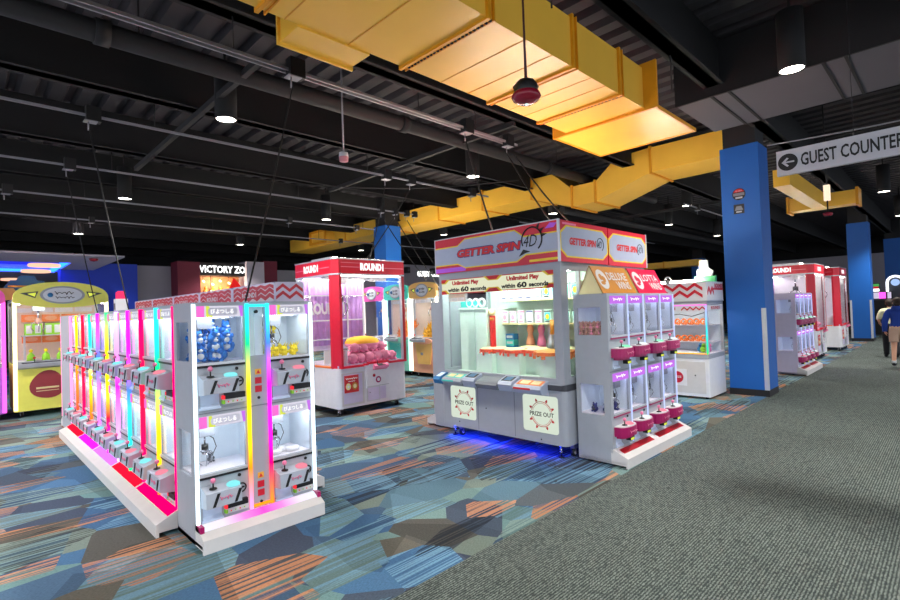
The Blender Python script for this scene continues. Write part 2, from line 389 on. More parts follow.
    # base plate with a lit strip
    q = MB(); q.prism([(.02, .03), (.02, .155), (-.005, .155), (-base_d, .088), (-base_d, .0), (-base_d+.02, .0), (-base_d+.02, .03)], 'x', 0, w)
    q.box(0, .02, -base_d+.02, d, .02, .05)
    bo = q.build('base_plate', 'offw', t)
    sl = (.155-.088)/(base_d-.005)
    def slope(y): return .155-(-.005-y)*sl
    if deluxe:
        y0, y1 = -.03, -.085
        q = MB(); q.prism([(y0, slope(y0)+.002), (y1, slope(y1)+.002), (y1, slope(y1)-.004), (y0, slope(y0)-.004)], 'x', .06, w-.06); q.build('base_strip', 'redd', bo)
    else:
        y0, y1 = -.012, -.012-base_d*.42
        q = MB(); q.prism([(y0, slope(y0)+.003), (y1, slope(y1)+.003), (y1, slope(y1)-.004), (y0, slope(y0)-.004)], 'x', .02, w-.02); q.build('base_light', base_led, bo)
    q = MB()
    for x in (.06, w-.06):
        q.cyl((x, .1, 0), (x, .1, .03), .02, n=10); q.cyl((x, d-.08, 0), (x, d-.08, .03), .02, n=10)
    q.build('foot', 'black', t)
    return t

pbrc = dict(boxgrey=pbr('control_box_grey', (178, 186, 200), .4), letterbar=pbr('marquee_letter_bar', (222, 220, 236), .5))
ledm = {k: led('led_'+k, c, 2.4) for k, c in dict(
    white=[WHT, WHT], e2=[PNK, ORA, YEL, YEL, GRN, CYA], e3=[ORA, HOT, MAG, MAG, BLU, CYA], ora=[ORA, ORA], cya=[CYA, CYA], hot=[HOT, HOT], h2=[HOT, HOT, RED], tealyel=[ORA, YEL, GRN, CYA], redpk=[HOT, RED, HOT],
    vio=[GRN, CYA, BLU, MAG, MAG], lav=[LAV, MAG, LAV], yg=[MAG, RED, YEL, YEL, GRN], magblu=[VIO, VIO, BLU, MAG], gy=[RED, ORA, YEL, CYA, GRN], red=[HOT, RED, RED], yel=[RED, ORA, YEL], pnk=[PNK, PNK], cyaw=[CYA, WHT], mgw=[MAG, LAV]).items()}
basem = {k: led('base_'+k, c, 1.6) for k, c in dict(hot=[HOT, HOT], red=[RED, RED], vio=[VIO, VIO], mag=[MAG, MAG], white=[(255, 236, 252), (255, 236, 252)]).items()}
basem['white'] = led('base_end', [(240, 244, 255), (250, 238, 255), (255, 150, 235), (255, 90, 220), (255, 150, 235), (250, 238, 255), (240, 244, 255)], 1.1, 'X')

# end cabinet nearest the camera, facing the aisle
ecols = [(.03, .335), (.53, .835)]
endcab = mini('large grey claw cabinet on the near end of the row, holding blue and yellow plush', (1.108, 3.55, 0), 0, .865, ecols, .385,
     [(.009, ledm['white']), (.362, ledm['e2']), (.512, ledm['e3']), (.856, ledm['white'])], panel=(.37, .503), base_led=basem['white'], side_l=True)
for x in (.013, .852): MB().box(x-.013, x+.013, -.075, .0, .118, .158).build('base_clip', 'magenta', endcab)
endcab_far = mini('large grey claw cabinet closing the far end of the long row, seen side on', (1.968, 9.23, 0), PI, .865, ecols, .75,
     [(.009, ledm['white']), (.362, ledm['e2']), (.512, ledm['e3']), (.856, ledm['pnk'])], panel=(.37, .503), base_led=basem['white'])

# five cabinets in the long row, lit side
rowL = []
GRP = 'mini claw cabinets of the long row, lit side'
lab = ['first claw cabinet of the long lit row, beside the big end cabinet', 'second claw cabinet of the long lit row counted from the near end', 'middle claw cabinet of the long lit row of rainbow strips',
       'fourth claw cabinet of the long lit row counted from the near end', 'last claw cabinet of the long lit row, nearest the yellow claw machine']
stripc = [('redpk', 'tealyel', 'hot'), ('lav', 'vio', None), ('magblu', 'yg', None), ('red', 'gy', None), ('pnk', 'yel', None)]
bases = ['hot', 'red', 'vio', 'mag', 'red']
W = .9035
for k in range(5):
    far = 3.945+W*(k+1); lo = (1.13, far, 0); rz = -PI/2
    if k == 0:
        c = mini(lab[0], lo, rz, W-.003, [(.03, .435), (.47, .875)], .405, [(.01, ledm['tealyel']), (.452, ledm['cyaw']), (.893, ledm['hot'])], base_d=.158, group=GRP, base_led=basem['hot'])
        proto = c
    else:
        c = dup(proto, lo, rz, lab[k])
    a, b_, e = stripc[k]
    recolor(c, 'light_strip', [ledm[a], ledm[b_], ledm[e] if e else ledm[stripc[k-1][0]]])
    recolor(c, 'base_light', [basem[bases[k]]])
    rowL.append(c)
# five deeper cabinets back to back with them, carrying chevron topper boards
def chevrons(mb, u0, u1, z0, z1, face, n, m0=0, m1=1, t=.003, at=0.0):
    """zigzag bands on a board; face 'x-' , 'y-' ; at = plane"""
    du = (u1-u0)/n; h = (z1-z0)
    for band in range(3):
        zb = z0+h*(.02+band*.33); th = h*.17
        for i in range(n):
            ua, um, ub = u0+i*du, u0+(i+.5)*du, u0+(i+1)*du
            rise = h*.3
            lo_, hi = zb, min(z1-th, zb+rise)
            for p, q_, za, zc in ((ua, um, lo_, hi), (um, ub, hi, lo_)):
                pts = [(p, za), (q_, zc), (q_, min(z1, zc+th)), (p, min(z1, za+th))]
                if face == 'x': mb.prism(pts, 'x', at-t, at, m1)
                elif face == 'x+': mb.prism(pts, 'x', at, at+t, m1)
                else: mb.prism(pts, 'y', at-t, at, m1)
GR2 = 'deep mini claw cabinets back to back with the lit row'
lab2 = ['chevron topped claw cabinet behind the blue plush end cabinet, first of the back row', 'chevron topped claw cabinet second in the back row of the long island', 'chevron topped claw cabinet in the middle of the back row',
        'chevron topped claw cabinet fourth in the back row of the long island', 'chevron topped claw cabinet at the far end of the back row']
for k in range(5):
    lo = (2.135, 3.945+W*k, 0)
    if k == 0:
        c = mini(lab2[0], lo, PI/2, W-.003, [(.03, .435), (.47, .875)], .58, [(.01, ledm['lav']), (.452, ledm['magblu']), (.893, ledm['white'])], base_d=.145, group=GR2, base_led=basem['white'])
        q = MB(); q.box(.03, W-.03, .005, .25, 1.632, 1.775, 0); q.box(.0, .03, .0, .255, 1.612, 1.785, 2); q.box(W-.03, W, .0, .255, 1.612, 1.785, 2); q.box(0, W, 0, .255, 1.612, 1.632, 2); q.box(0, W, 0, .255, 1.775, 1.785, 2)
        T = Matrix.Identity(4)
        n = 5; 
        for band in range(3):
            for i in range(n):
                u0 = .03+(W-.06)/n*i; du = (W-.06)/n; zb = 1.637+.045*band; th = .034; r = .03
                for p, r_, za, zc in ((u0, u0+du/2, zb, min(1.753, zb+r)), (u0+du/2, u0+du, min(1.753, zb+r), zb)):
                    q.prism([(p, za), (r_, zc), (r_, min(1.775, zc+th)), (p, min(1.775, za+th))], 'y', .25, .253, 1)
        q.prism([(.34, 1.66), (.7, 1.66), (.7, 1.73), (.34, 1.73)], 'y', .253, .255, 1)
        add_text(q, 'ROUND1', (.52, .257, 1.695), .3, .045, '+y', 0, .03)
        for i in range(2):
            ya = .01+.12*i
            for zb in (1.64, 1.7):
                q.prism([(ya, zb), (ya+.06, zb+.045), (ya+.12, zb), (ya+.12, zb+.028), (ya+.06, zb+.073), (ya, zb+.028)], 'x', -.003, 0, 1)
        q.build('topper_board', ['white', 'stick', 'lav'], c)
        p2 = c
    else: c = dup(p2, lo, PI/2, lab2[k])
# red alarm beacon on top of the lit row
t = thing('alarm_beacon', 'small white box with a red light standing on the lit claw row', 'beacon', (1.36, 6.75, 1.611))
MB().box(-.06, .06, -.05, .05, 0, .15).build('housing', 'white', t); MB().box(-.062, -.06, -.03, .03, .03, .1).build('grille', 'dark', t); MB().lathe([(.05, 0), (.05, .07), (.03, .09), (0, .09)], (0, 0, .15), 14).build('lens', emi('beacon_glow', (255, 60, 110), 1.2), t)

# Deluxe pair on the right of the tall game, and its mirror on the left
dcols = [(.05, .36), (.415, .725)]
DW = .768
wl = led('led_cool', [(190, 205, 255), (190, 205, 255)], 1.3)
dstr = [(.39, wl), (.742, wl)]
GR3 = 'deluxe mini claw cabinets around the tall game'
dl = mini('left magenta trimmed mini claw cabinet under the gold topper, claw seen through its side', (4.345, 2.32, 0), 0, DW, dcols, .36, dstr, base_d=.145, style='deluxe', side_l=True, group=GR3)
dr = dup(dl, (4.345+DW, 2.32, 0), 0, 'right magenta trimmed mini claw cabinet under the crimson topper')
dfl = dup(dl, (5.986, 4.87, 0), PI, 'mini claw cabinet at the far left of the tall game, right half of the pair')
dfr = dup(dl, (5.986-DW, 4.87, 0), PI, 'mini claw cabinet with pale side at the left edge of the tall game')
dw = dup(dl, (11.7, 2.27, 0), 0, 'white mini claw cabinet past the near blue column, first of its pair')
dw2 = dup(dl, (11.7+DW, 2.27, 0), 0, 'white mini claw cabinet past the near blue column, second of its pair')
for c_ in (dw, dw2): recolor(c_, 'cabinet', [M['lav']])
# tent toppers
def tent(label, x, mat, w1, w2, name):
    t = thing('topper_sign', label, 'sign', (x, 2.33, 1.612), 0, 'tent shaped toppers on the mini claw cabinets')
    P = [(.05, 0), (.32, 0), (.19, .275)]
    MB().prism(P, 'x', .05, .07, 0).build('end_panel', 'cream', t); MB().prism(P, 'x', .758, .762, 0).build('end_panel', 'cream', t)
    q = MB(); q.prism([(.05, 0), (.06, 0), (.195, .275), (.185, .275)], 'x', .05, .762, 0); q.prism([(.32, 0), (.31, 0), (.185, .275), (.195, .275)], 'x', .05, .762, 0)
    f = q.build('face_panel', mat, t)
    # lettering lies on the sloping face
    ang = math.atan2(.275, .135)
    T = Matrix.Translation((.05, .049, .004)) @ Matrix.Rotation(ang, 4, 'X')
    q = MB(); L = math.hypot(.275, .135)
    add_text(q, w1, (.44, L*.62, 0), .4, .09, '+z', 0, .02, 0, T); add_text(q, w2, (.5, L*.28, 0), .28, .09, '+z', 0, .02, 0, T)
    q.prism(ell(.12, L*.5, .095, .11), 'z', -.003, .001, 0, T); q.build('lettering', 'offw', f)
    q = MB(); q.prism(ell(.10, L*.58, .03, .035), 'z', .001, .003, 0, T); q.prism(ell(.145, L*.5, .03, .035), 'z', .001, .003, 0, T); q.prism(ell(.10, L*.36, .04, .02), 'z', .001, .003, 0, T); q.build('emblem', mat, f)
    return t
tent('gold tent topper reading DELUXE WINS', 4.345, 'gold', 'DELUXE', 'WINS', 'gold')
tent('crimson tent topper reading LOTTA WINS', 4.345+DW, pbr('crimson_panel', (206, 16, 66), .4), 'LOTTA', 'WINS', 'crimson')

# ------------------------------------------------------------------ plush toys
def plush(name, mats, kind):
    q = MB()
    if kind == 'bear':
        q.ball((0, 0, .045), (.05, .045, .045), 10, 0); q.ball((0, -.01, .1), (.04, .036, .034), 10, 0); q.ball((0, -.04, .094), (.02, .014, .014), 8, 1); q.ball((0, -.034, .045), (.03, .02, .028), 8, 1)
        for sx in (-1, 1):
            q.ball((sx*.032, -.004, .132), (.016, .01, .02), 8, 0); q.ball((sx*.045, -.02, .055), (.014, .016, .026), 8, 0); q.ball((sx*.026, -.04, .015), (.017, .024, .016), 8, 0); q.ball((sx*.014, -.044, .108), .005, 6, 2)
    elif kind == 'star':
        q.ball((0, 0, .04), (.045, .04, .04), 10, 0); q.ball((0, -.005, .09), (.04, .035, .033), 10, 0)
        for sx in (-1, 1):
            q.cyl((sx*.02, 0, .11), (sx*.045, 0, .165), .012, .003, 8, 0); q.ball((sx*.046, -.015, .055), (.014, .012, .02), 8, 0); q.ball((sx*.014, -.038, .096), .005, 6, 2); q.ball((sx*.02, -.03, .008), (.016, .022, .012), 8, 0)
        q.tube([(.0, .035, .03), (.02, .06, .06), (-.01, .07, .09)], .008, 5, 0)
    elif kind == 'round':
        q.ball((0, 0, .075), (.08, .075, .075), 12, 0)
        for sx in (-1, 1):
            q.ball((sx*.08, -.01, .075), (.026, .03, .03), 8, 0); q.ball((sx*.04, -.03, .018), (.034, .045, .022), 8, 1)
    elif kind == 'dome':
        q.lathe([(.27, 0), (.28, .05), (.24, .1), (.13, .135), (0, .145)], (0, 0, 0), 20, 0); q.lathe([(.25, -.03), (.285, 0), (.28, .03)], (0, 0, 0), 20, 1)
    o = q.build(name, mats)
    return o
pbear = plush('blue_plush_toy', ['blue', 'plushw', 'ink'], 'bear')
pstar = plush('yellow_plush_toy', ['plushy', 'plushw', 'ink'], 'star')
pround = plush('pink_plush_toy', ['plushp', 'pink', 'ink'], 'round')
pbp = dict(bear=pbear, star=pstar, round=pround)
_first = {}
def place(o, loc, rz, label, cat, group, sc=1.0, rx=0):
    if o.name in _first: c = o.copy(); COL.objects.link(c)
    else: c = o; _first[o.name] = 1
    c.location = loc; c.rotation_euler = (rx, 0, rz); c.scale = (sc,)*3
    return tag(c, label, cat, group)
# heap of blue and white plush in the upper left window of the end cabinet
for j in range(21):
    r, cc = (j//6, j % 6) if j < 18 else (3, j-18)
    x = .08+(cc % 3)*.082+random.uniform(-.012, .012)+(.02 if r % 2 else 0); y = .1+.13*(cc//3)+random.uniform(-.02, .02)
    if j >= 18: x += .03; y = .22
    place(pbear, (1.108+x, 3.55+y, 1.202+r*.058+random.uniform(0, .008)), random.uniform(-1.2, 1.2), 'blue and white plush toy heaped in the upper left window of the end cabinet', 'plush toy', 'blue plush in the end cabinet', random.uniform(.72, .9), random.uniform(-.3, .3))
for j, (x, y, z) in enumerate([(.565, .1, 1.202), (.63, .12, 1.202), (.69, .1, 1.202), (.76, .11, 1.202), (.6, .2, 1.202), (.72, .2, 1.202), (.79, .19, 1.202)]):
    place(pstar, (1.108+x, 3.55+y, z), random.uniform(-.8, .8), 'yellow plush toy lying in the upper right window of the end cabinet', 'plush toy', 'yellow plush lying in the end cabinet', .62, .4)
for j, (x, z) in enumerate([(.575, 1.36), (.68, 1.37)]):
    place(pstar, (1.108+x, 3.55+.3, z), .2*j, 'yellow plush toy propped high against the back of the upper right window', 'plush toy', 'yellow plush propped high in the end cabinet', .66)
    s_ = thing('display_shelf', ['small clear shelf under the left propped yellow plush', 'small clear shelf under the right propped yellow plush'][j], 'shelf', (1.108+x, 3.55+.3, z-.006))
    MB().box(-.04, .04, -.04, .055, 0, .005).build('shelf_panel', 'silver', s_); MB().box(-.04, .04, .05, .056, -.03, 0).build('bracket', 'silver', s_)
# small dark toy in the lower left window
t = place(plush('grey_plush_toy', ['dark', 'grey', 'ink'], 'bear'), (1.108+.2, 3.55+.3, .467), .3, 'small grey toy alone in the lower left window of the end cabinet', 'plush toy', None, .45)
for j in range(3):
    o = MB().lathe([(0, 0), (.05, 0), (.055, .02), (.05, .03), (0, .032)], (0, 0, 0), 16).build('capsule_tray', 'white')
    o.location = (1.108+.6+.07*j, 3.55+.12+.05*(j % 2), .467)
    tag(o, 'white disc prize lying in the lower right window of the end cabinet', 'prize', 'white discs in the end cabinet')
# brown prizes seen through the deluxe cabinet side
for j in range(20):
    o = place(pbp['bear'], (4.345+.05+.05*(j % 2)+random.uniform(-.01, .01), 2.32+.09+.055*(j//2 % 5), 1.202+.055*(j//10)+random.uniform(0, .012)), random.uniform(0, 6), 'small pinkish brown plush heaped behind the side window of the gold topped cabinet', 'plush toy', 'brown plush in the deluxe cabinet', .55)
    for sl, mm in zip(o.material_slots, ('brownp', 'plushp', 'ink')): sl.link = 'OBJECT'; sl.material = M[mm]
for j in range(6):
    o = place(pbp['bear'], (4.345+.1+.17*(j % 2)+.36*(j//4), 2.32+.1+.06*(j % 3), .467), random.uniform(0, 6), 'small dark blue plush in the lower windows of the gold topped cabinet', 'plush toy', 'dark plush in the deluxe cabinet', .6)
    for sl, mm in zip(o.material_slots, ('navy', 'dark', 'ink')): sl.link = 'OBJECT'; sl.material = M[mm]

# ------------------------------------------------------------------ big red crane machine
def caster(parent, x, y, wheel=True):
    q = MB()
    if wheel:
        q.cyl((x-.016, y, .04), (x+.016, y, .04), .04, n=14, m=0); q.cyl((x-.02, y, .04), (x+.02, y, .04), .018, n=10, m=1); q.box(x-.022, x+.022, y-.03, y+.03, .08, .115, 2); q.box(x-.024, x-.018, y-.012, y+.012, .035, .09, 2); q.box(x+.018, x+.024, y-.012, y+.012, .035, .09, 2)
        q.build('caster', ['black', 'silver', 'steel'], parent)
    else:
        q.cyl((x, y, 0), (x, y, .012), .03, n=12, m=1); q.cyl((x, y, .012), (x, y, .12), .01, n=8, m=0); q.cyl((x, y, .05), (x, y, .062), .018, n=6, m=0)
        q.build('levelling_foot', ['chrome', 'black'], parent)
def red_crane(label, loc, group):
    t = thing('crane_machine', label, 'claw machine', loc, 0, group)
    w, d = 1.29, 1.18
    fp = rrect(0, w, 0, d, .07)
    q = MB(); q.prism(fp, 'z', .105, .695, 0, sm=False)
    q.prism([(.48, -.03), (.92, -.03), (.9, .02), (.5, .02)], 'z', .36, .735, 0)
    q.box(.5, .9, -.032, -.03, .375, .38, 1)
    body = q.build('body', ['white', 'grey'], t)
    q = MB(); q.plate('y', .06, .45, .14, .62, -.004, 0, [(.085, .42, .17, .6)]); q.build('door_frame', 'offw', t)
    q = MB(); q.box(.085, .42, -.006, -.001, .17, .6, 0); q.box(.1, .35, -.01, -.006, .33, .585, 1); q.prism(ell(.165, .42, .045, .05, 18), 'y', -.012, -.01, 2); q.prism(ell(.28, .42, .05, .055, 18), 'y', -.012, -.01, 3); q.prism(ell(.165, .42, .018, .02, 12), 'y', -.013, -.012, 4); q.prism(ell(.28, .42, .03, .033, 12), 'y', -.013, -.012, 2)
    o = q.build('prize_door', ['lav', 'inkred', 'cream', 'gold', 'white'], t); squiggle(squiggle(MB(), (.225, -.0115, .535), .2, .03, 0, 6, .004), (.225, -.0115, .495), .12, .02, 0, 4, .003).build('lettering', 'white', o)
    q = MB(); q.box(.48, .72, -.036, -.03, .155, .385, 0); q.box(.495, .705, -.04, -.036, .17, .36, 1); q.ball((.53, -.04, .29), .007, 8, 2); q.box(.74, .86, -.004, 0, .16, .5, 1)
    q.build('service_door', ['silver', 'lav', 'black'], t)
    q = MB(); q.prism([(-.05, .715), (-.1, .69), (-.1, .66), (-.03, .62)], 'x', .6, .86, 0); q.prism([(-.0503, .7165), (-.1003, .692), (-.1003, .689), (-.0503, .713)], 'x', .66, .8, 1); q.cyl((.7, -.033, .47), (.7, -.03, .47), .05, n=20, m=2); q.cyl((.7, -.036, .47), (.7, -.033, .47), .028, n=16, m=3); q.cyl((.62, -.035, .54), (.62, -.03, .54), .024, n=14, m=4)
    o = q.build('control_panel', ['pink', 'black', 'magenta', 'white', 'redd'], t)
    q = MB(); q.cyl((.66, -.075, .7), (.66, -.075, .77), .006, n=6, m=1); q.ball((.66, -.075, .78), .018, 10, 0); q.build('joystick', ['pink', 'black'], o)
    q = MB(); q.lathe([(.022, 0), (.02, .012), (0, .016)], (.78, -.075, .7), 12); q.build('button', 'btn_p', o)
    # red rim under the glass
    q = MB(); q.box(.08, .46, -.012, .02, .692, .724); q.box(.46, .52, -.04, .02, .705, .735); q.box(.52, .9, -.045, .02, .72, .75); q.box(.9, .94, -.04, .02, .705, .735); q.box(.94, w+.005, -.012, .02, .695, .727); q.box(w-.03, w+.008, .02, d, .695, .725); q.box(-.008, .03, .2, d, .695, .722, 1)
    q.build('rim', ['red', 'orange'], t)
    # posts
    q = MB(); q.prism([(-.005, .17), (-.005, .13), (.06, -.006), (.1, -.006), (.1, .03), (.035, .17)], 'z', .69, 2.3); q.build('corner_post', 'red', t)
    q = MB(); q.box(w-.045, w+.005, -.006, .05, .72, 2.12, 0); q.box(w-.075, w-.045, -.002, .03, .73, 2.1, 1); q.build('corner_post', ['redd', 'silver'], t)
    q = MB(); q.box(0, .04, d-.05, d, .72, 2.1); q.build('rear_post', 'white', t)
    q = MB(); q.box(w-.04, w, d-.05, d, .72, 2.1); q.build('rear_post', 'white', t)
    # header
    q = MB(); hp = [(0, .13), (.065, 0), (w, 0), (w, d), (0, d)]
    q.prism([(x+(.006 if x > .6 else -.006), y+(-.006 if y < .6 else .006)) for x, y in hp], 'z', 2.105, 2.325, 0); q.prism([(x+(.012 if x > .6 else -.012), y+(-.012 if y < .6 else .012)) for x, y in hp], 'z', 2.318, 2.338, 1); q.prism([(x+(.01 if x > .6 else -.01), y+(-.01 if y < .6 else .01)) for x, y in hp], 'z', 2.085, 2.108, 1)
    q.box(.1, w, -.0085, -.006, 2.2, 2.212, 2); q.box(.1, .9, -.0085, -.006, 2.265, 2.272, 2); q.box(-.0085, -.006, .15, d, 2.2, 2.212, 2)
    o = q.build('header', [emi_red, 'silver', pbrc2['pinkline']], t)
    letters('ROUND1', (.66, -.0115, 2.215), .44, .12, 'mlet', o, '-y', .06); letters('ROUND1', (-.0115, .68, 2.215), .44, .12, 'mlet', o, '-x', .06)
    for y in (.35, .85): MB().cyl((.15, y, 2.37), (w-.15, y, 2.37), .016, n=10).build('added_uplight_tube', 'tube', t)  # added uplights, unseen above the header, that brighten the ducts
    for x in (.13, w-.15): MB().box(x, x+.02, .3, .9, 2.335, 2.385).build('added_tube_holder', 'silver', t)  # holders for the added uplights
    # glazing
    q = MB(); q.box(.1, w-.075, .004, .01, .73, 2.1); q.build('front_glass', GL, t)
    q = MB(); q.box(.004, .01, .17, d-.05, .72, 2.1); q.build('side_glass', GL, t)
    q = MB(); q.box(w-.012, w-.006, .05, d-.05, .725, 2.1); q.build('side_glass', GL, t)
    # inside
    q = MB(); q.box(.03, w-.03, .03, d-.02, .7, .735, 0); q.box(.2, .24, .1, .45, .735, .95, 1); q.box(.04, .24, .43, .45, .735, .95, 1)
    q.build('playfield', ['lav', 'white'], t)
    q = MB(); q.box(.04, w-.04, d-.03, d-.022, .9, 2.08, 1)
    for zz in (1.08, 1.4, 1.82): q.box(.02, w-.02, d-.085, d-.07, zz-.01, zz+.01, 0)
    for xx in (.18, .9): q.box(xx, xx+.025, d-.085, d-.07, .74, 2.1, 0)
    q.build('back_frame', ['white', 'lav'], t)
    n = 90; vs = []; 
    for i in range(n+1):
        x = .06+(w-.12)*i/n; y = d-.055+.012*math.sin(i*.9)+.006*math.sin(i*2.3)
        vs += [(x, y, .98), (x, y, 2.06)]
    q = MB(); q.add(vs, [(2*i, 2*i+2, 2*i+3, 2*i+1) for i in range(n)], 0, True)
    c = q.build('curtain', 'curtain', t); sm_ = c.modifiers.new('thick', 'SOLIDIFY'); sm_.thickness = .004
    letters('ROUND1', (.5, d-.09, 1.6), .7, .2, 'white', c, '-y', .05)
    q = MB(); q.box(.06, w-.06, .04, .07, 2.07, 2.085); q.build('lamp', 'lampw', t)
    q = MB(); q.box(.06, w-.06, d-.16, d-.13, 2.07, 2.085); q.build('lamp', 'lampw', t)
    q = MB(); q.box(.04, w-.04, .42, .47, 2.04, 2.08, 0); q.box(.25, .45, .36, .54, 1.98, 2.06, 0); q.cyl((.35, .45, 1.98), (.35, .45, 1.78), .02, m=1); q.cyl((.35, .45, 1.8), (.35, .45, 1.7), .06, m=2)
    for a in range(3):
        an = a*2.094; ux, uy = math.cos(an), math.sin(an); q.tube([(.35+ux*r, .45+uy*r, 1.7+h) for r, h in ((.04, 0), (.13, -.04), (.15, -.12), (.09, -.22), (.05, -.25))], .01, 6, 1)
    q.build('claw', ['white', 'chrome', 'dark'], t)
    for x, y, wl_ in ((.1, .1, True), (w-.16, .08, True), (.02+.06, d-.1, True), (w-.12, d-.1, True)): caster(t, x, y, wl_)
    caster(t, .03, .05, False); caster(t, w-.05, .2, False)
    return t
emi_red = pbr('header_red', (232, 18, 48), .3)
pbrc2 = dict(pinkline=pbr('header_pink_line', (255, 130, 150), .4))
rc = red_crane('tall white crane machine with red ROUND1 header and purple curtain beside the claw row', (3.98, 6.42, 0), None)
rb = dup(rc, (14.78, 2.46, 0), 0, 'red headed crane machine standing just past the white mini claw cabinets on the right')
rcc = dup(rc, (17.45, 2.34, 0), 0, 'red headed crane machine farthest along the aisle, beside the far blue column')
for r_ in (rb, rcc): MB().box(1.29-.03, 1.29-.02, .06, 1.12, .74, 2.08).build('side_panel', 'white', r_)
for j in range(17):
    a, b_ = j % 6, j//6
    place(pround, (3.98+.36+.15*a+.04*(b_ % 2), 6.42+.16+.2*b_+random.uniform(-.02, .02), .737), random.uniform(-.6, .6), 'round pink plush toy heaped on the floor of the purple curtained crane machine', 'plush toy', 'pink plush in the red crane machine', random.uniform(.95, 1.15))
for j in range(4):
    place(pround, (3.98+.5+.17*j, 6.42+.3, .737+.15), random.uniform(-.6, .6), 'round pink plush toy on the second layer of the heap in the purple curtained machine', 'plush toy', 'pink plush second layer', 1)
tag(plush('amber_plush_cushion', ['plusho', 'plushp'], 'dome'), 'big domed amber plush lying on the pink heap in the red crane machine', 'plush toy').location = (3.98+.78, 6.42+.5, .99)
for lx, ly, lb, pn in ((14.78, 2.46, 'round pink plush toy in the red crane machine past the white cabinets', 'pink plush in the second red crane'), (17.45, 2.34, 'round pink plush toy in the farthest red crane machine', 'pink plush in the farthest red crane')):
    for j in range(6): place(pround, (lx+.3+.17*j, ly+.2, .737), j, lb, 'plush toy', pn, 1.1)

